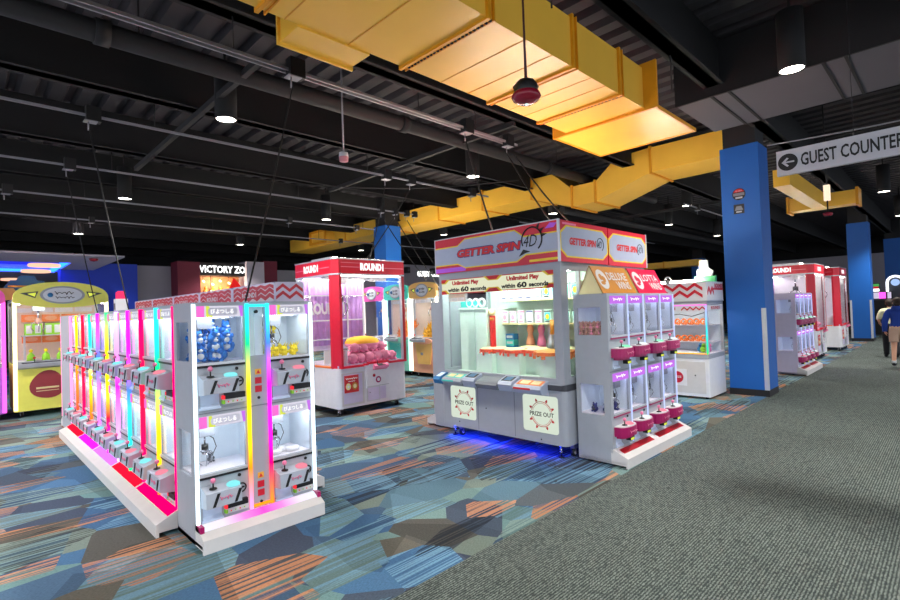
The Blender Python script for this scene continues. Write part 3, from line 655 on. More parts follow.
# ------------------------------------------------------------------ the tall game with red headers
def getter(label, loc, rz, group, detail=True):
    t = thing('prize_game_cabinet', label, 'prize game', loc, rz, group)
    w, d = 1.745, .95
    q = MB(); q.prism(rrect(0, w, 0, d, .06), 'z', .135, .665, 0)
    for x in (.6, 1.12): q.box(x-.003, x+.003, -.002, 0, .15, .66, 1)
    q.ball((.72, -.001, .4), .008, 8, 2); q.ball((.3, -.001, .2), .008, 8, 2); q.ball((1.45, -.001, .17), .008, 8, 2)
    q.build('body', ['cab', 'cabd', 'black'], t)
    q = MB(); q.prism(rrect(.01, w-.01, -.012, d, .06), 'z', .665, .735, 0); q.box(1.3, w-.02, -.016, -.01, .675, .728, 1)
    q.build('counter', ['cab', 'dark'], t)
    MB().prism(rrect(.012, w+.004, .0, d-.02, .05), 'z', .672, .728).build('counter_band', 'dark', t)
    # consoles on the counter
    for j, (x0, x1, kind) in enumerate([(.02, .13, 'b'), (.17, .48, 'l'), (.5, .68, 's'), (.7, 1.0, 'p'), (1.02, 1.2, 's'), (1.22, 1.56, 'o')]):
        q = MB(); dz = .02 if kind == 's' else 0
        q.prism([(.0, .765+dz), (-.13, .72+dz), (-.15, .69+dz), (-.12, .64), (0, .62)], 'x', x0, x1, 0)
        q.prism([(-.02, .760+dz), (-.115, .7275+dz), (-.115, .7245+dz), (-.02, .755+dz)], 'x', x0+.02, x1-.02, 1)
        mats = {'b': ['bluep', 'btn_w'], 'l': ['cab', 'teal'], 's': ['headw', 'black'], 'p': ['cabd', 'grey'], 'o': ['headw', 'orange']}[kind]
        o = q.build('console', mats, t)
        if kind in 'lo':
            q = MB(); q.prism([(-.035, .758), (-.1, .736), (-.1, .733), (-.035, .754)], 'x', x0+.05, (x0+x1)/2-.01, 0); q.prism([(-.035, .758), (-.1, .736), (-.1, .733), (-.035, .754)], 'x', (x0+x1)/2+.02, x1-.05, 0); q.box(x0+.01, x1-.12, -.1515, -.149, .68, .7, 1)
            q.build('instruction_card', ['cream', 'inkred' if kind == 'o' else 'teal'], o)
        if kind == 's':
            q = MB(); q.prism([(-.03, .778), (-.1, .754), (-.1, .752), (-.03, .776)], 'x', x0+.045, x1-.045, 0); q.build('display', 'screen', o)
    # lit prize doors
    for x0, x1 in ((.17, .565), (1.235, 1.66)):
        xm = (x0+x1)/2+.02; zm = .425
        q = MB(); q.prism([(p[0], p[1]) for p in rrect(x0, x1, .24, .61, .03)], 'y', -.006, .0, 0); o = q.build('prize_door', 'prize', t)
        q = MB(); q.ring((xm, -.008, zm), .125, .0035, 'y', 24, 5, 0, .25, PI-.25); q.ring((xm, -.008, zm), .125, .0035, 'y', 24, 5, 0, PI+.25, 2*PI-.25); q.ring((xm, -.008, zm), .11, .002, 'y', 24, 5, 0, .3, PI-.3); q.ring((xm, -.008, zm), .11, .002, 'y', 24, 5, 0, PI+.3, 2*PI-.3)
        for a in (25, 65, 115, 155, 205, 245, 295, 335):
            an = math.radians(a); cx, cz = xm+.148*math.cos(an), zm+.148*math.sin(an); r_ = .018
            q.prism([(cx+r_*math.cos(an+b_)*s_, cz+r_*math.sin(an+b_)*s_) for b_, s_ in ((0, 1), (1.2, .6), (2.4, 1.1), (3.9, 1.1), (5.1, .6))], 'y', -.009, -.006, 0)
        q.build('gear_emblem', 'inkred', o); letters('PRIZE OUT', (xm, -.0085, zm), .29, .045, 'ink', o, bold=.02)
    # window frame
    q = MB(); q.plate('y', .03, w, .735, 1.94, 0, .04, [(.075, w-.095, .79, 1.865)]); q.plate('x', .04, d, .735, 1.94, w-.04, w, [(.12, .34, .8, 1.86), (.37, d-.08, .8, 1.86)]); q.box(.03, w-.04, d-.03, d, .735, 1.94); q.plate('x', .04, d, .735, 1.94, .03, .06, [(.12, d-.1, .8, 1.86)]); q.box(.03, w, .04, d, 1.9, 1.94)
    q.build('frame', 'cab', t)
    MB().box(.075, w-.095, .012, .018, .79, 1.7).build('front_glass', GL, t)
    MB().box(w-.02, w-.014, .12, d-.08, .8, 1.86).build('side_glass', GL, t)
    # banner
    q = MB(); q.box(.075, w-.08, .0, .012, 1.69, 1.865, 0)
    for c0, c1 in ((.085, .84), (.86, w-.09)): pass
    q.box(.075, w-.08, -.002, .0, 1.69, 1.702, 1); q.box(.075, w-.08, -.002, 0, 1.855, 1.865, 1)
    for xc in (.075, .885, w-.08):
        for zz, s_ in ((1.69, 1), (1.865, -1)):
            a, b_ = max(.075, xc-.14), min(w-.08, xc+.14); a2, b2 = max(.075, xc-.07), min(w-.08, xc+.07)
            q.prism([(a, zz), (b_, zz), (b2, zz+s_*.05), (a2, zz+s_*.05)], 'y', -.004, 0, 2)
            a, b_ = max(.075, xc-.1), min(w-.08, xc+.1); a2, b2 = max(.075, xc-.05), min(w-.08, xc+.05)
            q.prism([(a, zz), (b_, zz), (b2, zz+s_*.04), (a2, zz+s_*.04)], 'y', -.006, 0, 1)
    o = q.build('banner', ['banner', 'inkred', 'yellow'], t)
    for xc in (.47, 1.29):
        letters('Unlimited Play', (xc, -.008, 1.81), .42, .062, 'inkred', o, bold=.06); letters('within', (xc-.19, -.008, 1.738), .19, .048, 'ink', o, bold=.05); letters('60', (xc-.01, -.008, 1.742), .13, .062, 'ink', o, bold=.05); letters('seconds', (xc+.2, -.008, 1.738), .24, .048, 'ink', o, bold=.05)
    # red headers
    q = MB(); q.box(-.002, w+.012, -.02, d-.01, 1.94, 2.35, 0); q.box(-.006, w+.018, -.025, -.0, 2.345, 2.355, 1); q.box(w-.005, w+.016, -.024, -.0, 1.94, 2.35, 1); q.box(-.006, .004, -.024, 0, 1.94, 2.35, 1)
    o = q.build('header', ['red', 'silver'], t)
    def hexa(x0, x1, z0, z1, e, s_): return [(x0, z0+s_), (x0+e, z0), (x1-e, z0), (x1, z0+s_), (x1, z1-s_), (x1-e, z1), (x0+e, z1), (x0, z1-s_)]
    q = MB()
    def front_shape(gr):  # wide band that swells in the middle
        return [(.004, 2.04-gr), (.38, 2.04-gr), (.5, 1.99-gr), (1.24, 1.99-gr), (1.36, 2.05-gr), (w+.0, 2.05-gr), (w+.0, 2.225+gr), (1.34, 2.225+gr), (1.22, 2.305+gr), (.5, 2.305+gr), (.38, 2.235+gr), (.004, 2.235+gr)]
    q.prism(front_shape(.014), 'y', -.022, -.02, 1); q.prism(front_shape(0), 'y', -.025, -.02, 0); q.box(.0, .5, -.0215, -.02, 1.95, 2.0, 3); q.box(1.4, w, -.023, -.02, 1.962, 1.985, 1)
    q.prism([(1.6, 2.28), (1.7, 2.28), (1.74, 2.32), (1.66, 2.33)], 'y', -.023, -.02, 3)
    sy = [(y, z) for y, z in hexa(.02, d-.03, 2.0, 2.29, .1, .07)]; so = [(y, z) for y, z in hexa(.0, d-.01, 1.985, 2.305, .11, .07)]
    q.prism(so, 'x', w+.012, w+.0135, 1); q.prism(sy, 'x', w+.0135, w+.015, 0)
    q.box(w+.012, w+.0135, .05, .3, 2.31, 2.33, 2)
    q.prism(so, 'x', -.0035, -.002, 1); q.prism(sy, 'x', -.005, -.0035, 0)
    a = q.build('header_graphics', ['headw', 'yellow', 'pink', 'purple'], o)
    letters('GETTER SPIN', (.84, -.0275, 2.15), .92, .085, 'inkred', a, bold=.05, shear=.15); letters('GETTER SPIN', (.84, -.0265, 2.15), .94, .105, 'navy', a, bold=.09, shear=.15)
    letters('GETTER SPIN', (w+.017, .42, 2.15), .52, .075, 'inkred', a, '+x', .05, .15)
    letters('4D', (1.42, -.028, 2.18), .17, .12, 'ink', a, shear=.3); letters('4D', (w+.017, .76, 2.15), .09, .075, 'ink', a, '+x', shear=.3)
    letters('GETTER SPIN', (-.0065, .5, 2.15), .52, .075, 'inkred', a, '-x', .05, .15); letters('4D', (-.0065, .17, 2.15), .09, .075, 'ink', a, '-x', shear=.3)
    q = MB(); q.ring((-.0065, .17, 2.15), .07, .004, 'x', 20, 5, 0, -1, 3.6); q.build('swirl_emblem', 'ink', a); q = MB(); q.ring((1.44, -.027, 2.19), .125, .008, 'y', 24, 5, 0, -.9, 3.6); q.prism([(1.27, 2.03), (1.36, 2.06), (1.42, 2.07), (1.33, 2.1)], 'y', -.027, -.024, 0)
    for an in (.1, .5, .9): q.prism([(1.44+.13*math.cos(an), 2.19+.13*math.sin(an)), (1.44+.19*math.cos(an+.1), 2.19+.19*math.sin(an+.1)), (1.44+.14*math.cos(an+.25), 2.19+.14*math.sin(an+.25))], 'y', -.027, -.024, 0)
    q.build('swirl_emblem', 'ink', a); MB().ring((w+.017, .77, 2.15), .07, .004, 'x', 20, 5, 0, -1, 3.6).build('swirl_emblem', 'ink', a)
    for y in (.25, .65): MB().cyl((.2, y, 2.385), (w-.2, y, 2.385), .016, n=10).build('added_uplight_tube', 'tube', t)  # uplights added over the header, hidden from view, to light duct undersides
    for x in (.18, w-.2): MB().box(x, x+.02, .2, .7, 2.35, 2.4).build('added_tube_holder', 'silver', t)  # brackets made only to carry the added uplights
    # inside
    q = MB(); q.box(.06, w-.04, .05, d-.03, .735, .76, 0); q.box(.06, w-.05, d-.045, d-.03, .76, 1.9, 0)
    q.build('lining', 'mint', t)
    q = MB(); q.box(.07, w-.1, .05, .09, 1.865, 1.885); q.build('lamp', 'lampm', t)
    q = MB(); q.box(.07, w-.1, .45, .49, 1.88, 1.895); q.build('lamp', 'lampm', t)
    q = MB(); q.plate('y', .07, .5, .76, 1.5, .3, .32, [(.31, .32, .76, 1.5)]); q.box(.49, .5, .32, d-.05, .76, 1.5); q.box(.07, .5, .28, .34, 1.5, 1.52)
    q.build('prize_tower', 'mint', t)
    q = MB(); q.box(.09, .4, .3, .34, 1.53, 1.6, 0); q.build('tower_sign', 'teal', t)
    q = MB()
    for zz in (1.32, 1.6): q.box(.5, w-.06, .6, d-.05, zz-.018, zz, 0)
    q.build('shelf', 'cream', t)
    # turntables
    for x, y, r, mt in ((.56, .26, .1, 'tred'), (.66, .34, .12, 'tred'), (.92, .3, .13, 'tred'), (1.15, .42, .15, 'tred'), (1.46, .26, .2, 'tor'), (.9, .6, .13, 'tred'), (1.42, .62, .14, 'tred')):
        q = MB(); pts = []
        for i in range(40):
            a = 2*PI*i/40; rr = r*(1+.07*math.cos(a*10)); pts.append((x+rr*math.cos(a), y+rr*math.sin(a)))
        q.prism(pts, 'z', 1.0, 1.035, 0); q.lathe([(r*.95, 0), (r*.7, .015), (r*.5, .018), (0, .018)], (x, y, 1.035), 20, 1)
        for i in range(8):
            a = 2*PI*i/8; q.prism([(x+r*.98*math.cos(a+s_), y+r*.98*math.sin(a+s_)) for s_ in (-.14, .14)]+[(x+r*1.1*math.cos(a), y+r*1.1*math.sin(a))], 'z', .965, 1.0, 0)
        o = q.build('turntable', [M['orange'] if mt == 'tor' else tred, M['gold'] if mt == 'tor' else M['cream']], t)
        q = MB(); q.cyl((x, y, .985), (x, y, 1.0), r*.6, n=16); q.box(x-.12, x+.12, y-.09, y+.12, .76, .985); q.build('pedestal', 'mint', o)
    # spinning arm in front of the right wheel
    q = MB(); q.box(1.3, 1.36, .5, .56, 1.05, 1.28, 0); q.cyl((1.33, .45, 1.2), (1.33, .45, 1.36), .03, m=1); q.box(1.4, 1.45, .22, .24, .8, .95, 1); q.build('spin_arm', ['grey', 'gold'], t)
    q = MB(); q.box(.52, .56, .34, .4, .98, 1.42, 0); q.ball((.54, .36, 1.46), .045, 10, 1); q.ball((.54, .36, 1.38), .03, 8, 2); q.build('lever', ['inkred', 'cream', 'gold'], t)
    for x, y in ((.12, .1), (w-.12, .08), (.12, d-.1), (w-.12, d-.1)): caster(t, x, y, False)
    for x, y in ((.2, .14), (w-.05, .2)): caster(t, x, y)
    MB().box(.1, w-.15, .05, .09, .122, .132).build('under_light', 'bluel', t)
    return t
tred = pbr('turntable_red', (240, 90, 60), .4)
g1 = getter('tall grey prize game with red GETTER SPIN headers and a glowing front', (4.2, 4.465, 0), -PI/2, None)
g2 = dup(g1, (6.12, 2.72, 0), PI/2, 'second red headed prize game standing back to back behind the glowing one')
for j in range(6):
    o = MB().box(-.06, .06, -.05, .05, 0, .07, 0).box(-.045, .045, -.052, -.05, .02, .05, 1).build('small_prize_box', [('teal', 'bluep')[j % 2], 'offw']); o.location = (4.2+.7, 4.5-.6, .761+.071*j); o.rotation_euler = (0, 0, -PI/2); tag(o, 'teal or blue box in the stack standing left of the red wheels', 'prize box', 'stack of small boxes in the prize game')
for j, (x, mm) in enumerate(((.82, 'peach'), (.98, 'pink'), (1.12, 'silver'), (1.3, 'yellow'), (1.5, 'peach'), (1.62, 'grey'))):
    o = MB().lathe([(0, 0), (.05, 0), (.055, .1), (.03, .2), (.045, .26), (.03, .31), (0, .32)], (0, 0, 0), 14).build('prize_figure', mm); o.location = (4.2+.78, 4.5-x, .98); tag(o, ('peach', 'pink', 'silver', 'yellow', 'second peach', 'grey')[j]+' figure standing behind the red wheels in the prize game', 'figure')
    o = MB().box(-.07, .07, -.07, .07, 0, .22).build('figure_plinth', 'mint'); o.location = (4.2+.78, 4.5-x, .76); tag(o, 'mint plinth under the '+('peach', 'pink', 'silver', 'yellow', 'second peach', 'grey')[j]+' figure in the prize game', 'plinth')
# prize boxes on the two shelves
pbx = {}
def prize_box(loc, i, label, group, sc=1):
    key = i % 4
    if key not in pbx:
        q = MB(); q.box(-.045, .045, -.04, .04, 0, .15, 0); q.box(-.036, .036, -.0415, -.04, .03, .12, 1); q.box(-.045, .045, -.0415, -.04, .125, .14, 2); q.prism(ell(0, .07, .024, .03, 12), 'y', -.043, -.0415, 3); q.box(-.03, .03, -.043, -.0415, .012, .024, 2)
        mats = [['white', 'lav', 'navy', 'plushw'], ['white', 'tray', 'pink', 'plushp'], ['mint', 'teal', 'ink', 'plushy'], ['white', 'peach', 'bluep', 'plushw']][key]
        o = q.build('prize_box', mats); pbx[key] = o; c = o
    else: c = pbx[key].copy(); COL.objects.link(c)
    c.location = loc; c.rotation_euler = (0, 0, -PI/2); c.scale = (sc,)*3
    return tag(c, label, 'prize box', group)
for j in range(9): prize_box((4.2+.66, 4.5-.56-.125*j, 1.32), (1 if j < 5 else 2) if j != 3 else 0, 'figure box on the lower shelf inside the tall prize game', 'boxes on the lower shelf of the prize game')
for j in range(9): prize_box((4.2+.66, 4.5-.56-.125*j, 1.6), (0 if j < 5 else 2), 'figure box on the upper shelf inside the tall prize game', 'boxes on the upper shelf of the prize game', 1.15)
for j in range(3):
    o = MB().ring((0, 0, .06), .045, .014, 'x', 18, 8).build('ring_prize', 'white'); o.location = (4.2+.31, 4.5-.27-.1*j, 1.519); tag(o, 'white ring prize standing on the mint tower in the prize game', 'prize', 'white rings on the tower')

# ------------------------------------------------------------------ arched crane machines
def arch_machine(label, loc, rz, w, body, trim, post, group, door='round', d=1.0, ztop=1.9, rise=.29, tub=False):
    t = thing('arched_crane_machine', label, 'claw machine', loc, rz, group)
    zl = .86
    q = MB(); q.prism(rrect(0, w, 0, d, .06), 'z', .1, zl, 0); q.box(.0, w, -.004, .02, zl-.02, zl+.04, 1)
    q.build('body', [body, 'cab'], t)
    q = MB()
    if door == 'round':
        xm = w*.33; zm = .5
        pts = [(xm+.23*math.cos(a)*(1+.05*math.cos(3*a+2)), zm+.23*math.sin(a)*(1+.05*math.cos(3*a+2))) for a in [2*PI*i/28 for i in range(28)]]
        q.prism([(xm+(p[0]-xm)*1.12, zm+(p[1]-zm)*1.12) for p in pts], 'y', -.01, 0, 0); q.prism(pts, 'y', -.014, -.01, 1)
        q.box(xm-.15, xm+.15, -.018, -.014, zm-.06, zm-.03, 2); q.box(xm-.15, xm+.15, -.018, -.014, zm-.1, zm-.09, 2)
    else:
        xm = w*.5; q.prism([(xm-.3, .8), (xm+.3, .8), (xm+.2, .3), (xm-.2, .3)], 'y', -.03, 0, 0); q.prism(ell(xm, .82, .3, .07), 'y', -.05, -.0, 1); q.box(xm-.1, xm-.02, -.034, -.03, .5, .56, 2)
    q.build('prize_door', [trim, pbrd['doorred'] if door == 'round' else body, 'grey' if door != 'round' else 'cream'], t)
    q = MB(); xc = w*.78; q.cyl((xc, -.02, .74), (xc, 0, .74), .12, n=20, m=0); q.cyl((xc, -.03, .74), (xc, -.02, .74), .07, n=18, m=1); q.cyl((xc, -.036, .74), (xc, -.03, .74), .035, n=14, m=2)
    if door == 'round': q.build('speaker', ['headw', 'navy', 'tray'], t)
    q = MB(); q.prism([(0, zl+.05), (-.1, zl), (-.1, zl-.05), (0, zl-.08)], 'x', .05, w*.6, 0); q.box(.1, w*.5, -.07, -.04, zl+.0, zl+.032, 1); o = q.build('control_panel', ['cab', 'dark'], t)
    q = MB(); q.cyl((w*.2, -.05, zl+.02), (w*.2, -.05, zl+.09), .006, n=6, m=1); q.ball((w*.2, -.05, zl+.1), .02, 8, 0); q.build('joystick', ['red', 'black'], o)
    # posts, crown
    for x0, x1 in ((0, .05), (w-.05, w)):
        q = MB(); q.box(x0, x1, -.005, .05, .12, ztop, 0); q.build('light_post', post, t)
        q = MB(); q.box(x0, x1, d-.05, d, zl, ztop, 0); q.build('rear_post', 'silver', t)
    n = 24; up = [(w/2-w/2*math.cos(PI*i/n), ztop+.02+rise*math.sin(PI*i/n)**.75) for i in range(n+1)]; lo = [(w/2+w/2*math.cos(PI*i/n), ztop-.02-(.1*math.sin(PI*i/n)**1.5)) for i in range(n+1)]
    if rise < .27:
        up = [(x, ztop+.02+rise*math.sin(PI*i/n)**.45*.8) for i, (x, z) in enumerate(up)]; lo = [(w, ztop-.12), (w-.06, ztop-.15), (.06, ztop-.15), (0, ztop-.12)]
    q = MB(); q.prism(up+lo, 'y', -.03, .06, 0); q.box(0, w, .06, d, ztop-.02, ztop+.02, 1); o = q.build('crown', [trim, 'cab'], t)
    q = MB(); zc = ztop+.09 if rise > .27 else ztop+.03
    q.prism(ell(w/2, zc, w*.235, .15), 'y', -.038, -.03, 0); q.prism(ell(w/2, zc, w*.205, .125), 'y', -.044, -.038, 1); q.ball((w*.37, -.044, zc), .04, 8, 2)
    for sx in (-1, 1): q.prism([(w/2+sx*w*.25, zc+.06), (w/2+sx*w*.43, zc+.03), (w/2+sx*w*.28, zc-.05)], 'y', -.036, -.03, 3); q.prism([(w/2+sx*w*.27, zc+.04), (w/2+sx*w*.36, zc+.02), (w/2+sx*w*.285, zc-.03)], 'y', -.04, -.036, 4)
    e = q.build('emblem', ['cab', pbrd['emblem'], 'bluep', 'dark', 'myel'], o)
    squiggle(squiggle(MB(), (w/2+.02, -.046, zc+.03), w*.2, .07, 0, 4, .006), (w/2+.03, -.046, zc-.045), w*.2, .05, 0, 5, .005).build('lettering', 'ink', e)
    q = MB(); q.box(.05, w-.05, .006, .012, zl+.04, ztop-.02); q.build('front_glass', GL, t)
    for x in (.006, w-.012): MB().box(x, x+.006, .05, d-.05, zl, ztop).build('side_glass', GL, t)
    q = MB(); q.box(.02, w-.02, .04, d-.02, zl, zl+.03, 0); q.box(.03, w-.03, d-.04, d-.02, zl, ztop, 1)
    for i in range(4): q.box(.06+(w-.12)/4*i, .06+(w-.12)/4*(i+.9), d-.05, d-.04, 1.72, 1.8, 0)
    q.build('lining', ['deck', pbrd['back']], t)
    q = MB(); q.box(.06, w-.06, .06, .1, ztop-.06, ztop-.04); q.build('lamp', 'lampw', t)
    MB().box(.0, w, .06, d, ztop, ztop+.012).build('roof', 'cab', t); MB().cyl((.1, d*.6, ztop+.03), (w-.1, d*.6, ztop+.035), .018, n=10).build('added_uplight_tube', 'tubeb' if rise < .27 else 'tube', t)  # tube is an unseen uplight added on the roof for the ducts
    q = MB(); q.box(.05, w-.05, .45, .5, ztop-.05, ztop-.02, 0); q.box(w*.22, w*.22+.16, .38, .54, ztop-.16, ztop-.05, 0); q.cyl((w*.28, .46, ztop-.16), (w*.28, .46, 1.58), .018, m=1); q.ball((w*.28, .46, 1.56), .055, 10, 2)
    for a in range(3):
        an = a*2.094+.5; ux, uy = math.cos(an), math.sin(an); q.tube([(w*.28+ux*r, .46+uy*r, 1.55+h) for r, h in ((.03, 0), (.1, -.03), (.11, -.1), (.07, -.17))], .009, 5, 1)
    q.build('claw', ['tray', 'chrome', 'brownp'], t)
    for x, y in ((.1, .1), (w-.1, .1), (.1, d-.12), (w-.1, d-.12)): caster(t, x, y)
    return t
pbrd = dict(doorred=pbr('door_window_red', (160, 60, 66), .35), emblem=pbr('emblem_white', (226, 230, 238), .35), back=pbr('warm_back_panel', (240, 216, 200), .5), ybody=pbr('yellow_body', (252, 248, 112), .4), tbody=pbr('turquoise_body', (140, 226, 200), .4), pbody=pbr('violet_body', (196, 110, 232), .4), obody=pbr('apricot_body', (246, 178, 140), .4), otrim=pbr('apricot_crown', (250, 200, 110), .4), ptrim=pbr('pink_crown', (250, 90, 190), .4), ttrim=pbr('turquoise_crown', (70, 218, 205), .4))
lp = {k: led('post_'+k, c, 2.2) for k, c in dict(y=[(255, 250, 190)]*2, m=[(255, 90, 220)]*2, w=[(255, 250, 235)]*2, t=[(190, 255, 225)]*2).items()}
GA = 'arched crane machines'
ya = arch_machine('yellow arched crane machine with a round red prize door at the left', (.665, 10.72, 0), 0, 1.3, pbrd['ybody'], pbrd['ybody'], lp['y'], GA)
pa = arch_machine('violet crane machine cut off by the left edge of the picture', (-.72, 10.72, 0), 0, 1.3, pbrd['pbody'], pbrd['ptrim'], lp['m'], GA)
oa = arch_machine('apricot arched crane machine between the red crane machine and the tall prize game', (7.62, 9.07, 0), -PI/2, .92, pbrd['obody'], pbrd['otrim'], lp['w'], GA, 'cup', ztop=1.95, rise=.25)
ta = arch_machine('turquoise crowned crane machine left of the apricot one', (7.62, 10.04, 0), -PI/2, .92, pbrd['tbody'], pbrd['ttrim'], lp['t'], GA, 'cup', ztop=1.95, rise=.25)
ka = arch_machine('pink crowned crane machine left of the turquoise one, seen through glass', (7.62, 11.01, 0), -PI/2, .92, 'lav', pbrd['ptrim'], lp['w'], GA, 'cup', ztop=1.95, rise=.25)
# what they hold
for j in range(8):
    q = MB(); 
    if j == 0:
        q.box(-.13, .13, 0, .02, 0, .13, 0); q.prism(ell(0, .065, .09, .04, 14), 'y', -.004, 0, 1); o = q.build('prize_card', ['orange', 'peach']); pc = o
    else: o = pc.copy(); COL.objects.link(o)
    o.location = (.665+.3+.28*(j % 4), 10.72+.86-.03*(j//4), 1.55 if j < 4 else 1.18); o['label'] = 'orange card on the back wall of the yellow arched machine, '+('upper row' if j < 4 else 'lower row'); o['category'] = 'card'; o['group'] = 'orange cards upper row' if j < 4 else 'orange cards lower row'
for j in range(4):
    q = MB()
    if j == 0: q.box(-.12, .12, 0, .1, 0, .2, 0); q.box(-.1, -.02, -.002, 0, .03, .17, 1); q.box(.02, .1, -.002, 0, .03, .17, 1); pg = o = q.build('green_prize_box', ['green', 'plushw'])
    else: o = pg.copy(); COL.objects.link(o)
    o.location = (.665+.32+.27*j, 10.72+.7, 1.32); tag(o, 'lime green box standing in the yellow arched machine', 'prize box', 'lime boxes in the yellow machine')
o = thing('prize_stand', 'grey stand carrying the lime boxes in the yellow machine', 'stand', (.665, 10.72, .89)); q = MB(); q.box(.16, 1.25, .6, .82, .41, .43); q.build('shelf_panel', 'silver', o)
for x in (.18, 1.2):
    MB().box(x, x+.03, .7, .73, 0, .41).build('leg', 'silver', o)
for j in range(5):
    q = MB()
    if j == 0: q.lathe([(0, 0), (.06, .0), (.05, .09), (.0, .16)], (0, 0, 0), 12, 0); q.ball((0, 0, .17), .03, 8, 1); py = o = q.build('green_toy', ['green', 'plushy'])
    else: o = py.copy(); COL.objects.link(o)
    o.location = (.665+.25+.2*j, 10.72+.35, .89); tag(o, 'small green cone toy on the floor of the yellow arched machine', 'toy', 'green cone toys')
for j in range(12):
    o = place(pstar, (7.62+.3+.12*(j % 3), 9.07-.2-.13*(j//3 % 4), .89+.12*(j % 3)), -PI/2, 'amber plush toy piled in the apricot arched machine', 'plush toy', 'amber plush in the apricot machine', 1.5)
    for sl, mm in zip(o.material_slots, ('plusho', 'plushp', 'ink')): sl.link = 'OBJECT'; sl.material = M[mm]
for j in range(9):
    o = place(pstar, (7.62+.3+.12*(j % 3), 10.04-.2-.15*(j//3 % 4), .89+.1*(j % 3)), -PI/2, 'orange plush toy piled in the turquoise crowned machine', 'plush toy', 'orange plush in the turquoise machine', 1.5)
    for sl, mm in zip(o.material_slots, ('orange', 'plushp', 'ink')): sl.link = 'OBJECT'; sl.material = M[mm]
# castle shaped topper standing on the yellow machine
t = thing('castle_topper', 'blue and tan castle shaped cut-out standing on top of the yellow machine', 'topper', (.9, 11.35, 1.934))
q = MB(); q.prism([(-.3, 0), (.3, 0), (.3, .24), (.22, .34), (.14, .34), (.1, .42), (-.1, .42), (-.14, .34), (-.22, .34), (-.3, .22)], 'y', -.03, .03, 0); q.prism([(-.25, .22), (.25, .22), (.25, .25), (-.25, .25)], 'y', -.035, -.03, 1)
q.build('tower', [pbr('castle_blue', (30, 80, 140), .5), 'gold'], t)
for x in (-.28, .28):
    q = MB(); q.prism([(x-.26, 0), (x+.26, 0), (x+.24, .1), (x+.14, .14), (x+.1, .2), (x-.1, .2), (x-.14, .14), (x-.24, .1)], 'y', -.06, -.031, 0); q.build('roof', pbr('castle_tan', (196, 150, 100), .6), t)

# ------------------------------------------------------------------ chevron machine by the near column
t = thing('chevron_machine', 'white prize machine with a chevron ROUND1 header against the near blue column', 'claw machine', (8.18, 3.72, 0), -PI/2)
w, d = 1.0, .74
q = MB(); q.prism(rrect(0, w, 0, d, .02), 'z', .035, .62, 0); q.box(.05, .94, -.004, 0, .08, .57, 1); q.ball((.79, -.006, .36), .012, 8, 2); q.box(0, w, -.006, d, .62, .69, 3)
q.build('body', ['white', 'offw', 'black', 'cab'], t)
q = MB(); q.box(.38, .66, -.008, -.003, .19, .45, 0); o = q.build('prize_door', 'white', t)
q = MB(); q.cyl((.52, -.012, .32), (.52, -.008, .32), .09, n=22, m=0); add_text(q, 'PRIZE', (.52, -.0135, .325), .12, .03, '-y', 1, .03); q.build('emblem', ['stick', 'white'], o)
q = MB()
for x, y in ((0, 0), (w-.04, 0), (0, d-.04), (w-.04, d-.04)): q.box(x, x+.04, y, y+.04, .69, 1.47)
q.box(0, w, 0, d, 1.45, 1.48); q.build('frame', 'silver', t)
q = MB(); q.box(.0, w, -.008, 0, .69, .705); q.build('light_strip', led('rainbow_low', [ORA, YEL], 1.5), t)
q = MB(); q.box(w-.025, w-.005, -.01, 0, .69, 1.45); q.build('light_strip', led('rainbow_side', [GRN, CYA, (190, 170, 255)], 1.5), t)
q = MB(); q.box(0, w, -.01, 0, 1.44, 1.46); q.build('light_strip', led('rainbow_top', [(255, 140, 230), (255, 140, 230)], 1.2), t)
q = MB(); q.box(.04, w-.04, .006, .01, .7, 1.36); q.build('front_glass', GL, t)
q = MB(); q.box(w-.012, w-.006, .04, d-.04, .7, 1.45); q.build('side_glass', GL, t)
q = MB(); q.box(.02, w-.02, d-.03, d-.02, .69, 1.45, 0); q.box(.02, w-.02, .03, d-.02, .69, .7, 1)
for zz in (.86, 1.13): q.box(.04, w-.04, .35, d-.03, zz-.012, zz, 1)
q.build('lining', ['liner', 'deck'], t)
q = MB(); q.box(.05, w-.05, .05, .08, 1.42, 1.44); q.build('lamp', 'lampw', t)
q = MB(); q.box(.02, w, -.004, .004, 1.36, 1.44, 0)
for i in range(4): 
    u = .62+.09*i
    q.prism([(u, 1.365), (u+.045, 1.405), (u+.09, 1.365), (u+.09, 1.39), (u+.045, 1.43), (u, 1.39)], 'y', -.007, -.004, 1)
o = q.build('window_header', ['white', 'stick'], t); letters('ROUND1', (.38, -.008, 1.4), .3, .045, 'stick', o, bold=.04)
q = MB(); q.box(w-.004, w+.004, .04, d-.04, 1.36, 1.44, 0); add_text(q, 'ROUND1', (w+.006, .36, 1.4), .4, .05, '+x', 1, .04); q.build('window_header', ['white', 'stick'], t)
q = MB(); q.box(-.01, w+.01, -.01, d, 1.52, 1.8, 0); q.box(-.015, w+.015, -.015, d, 1.505, 1.52, 2); q.box(-.015, w+.015, -.015, d, 1.8, 1.81, 2); q.box(0, w, 0, d, 1.48, 1.505, 3)
for band in range(2):
    for i in range(4):
        u0 = .05+.225*i; du = .225; zb = 1.56+.11*band
        for p, r_, za, zc in ((u0, u0+du/2, zb, zb+.08), (u0+du/2, u0+du, zb+.08, zb)): q.prism([(p, za), (r_, zc), (r_, zc+.05), (p, za+.05)], 'y', -.014, -.01, 1)
for i in range(2):
    u0 = .02+.14*i
    q.prism([(u0, 1.6), (u0+.07, 1.68), (u0+.14, 1.6), (u0+.14, 1.66), (u0+.07, 1.74), (u0, 1.66)], 'x', w+.01, w+.014, 1)
q.box(w+.01, w+.013, .28, d, 1.68, 1.71, 1)
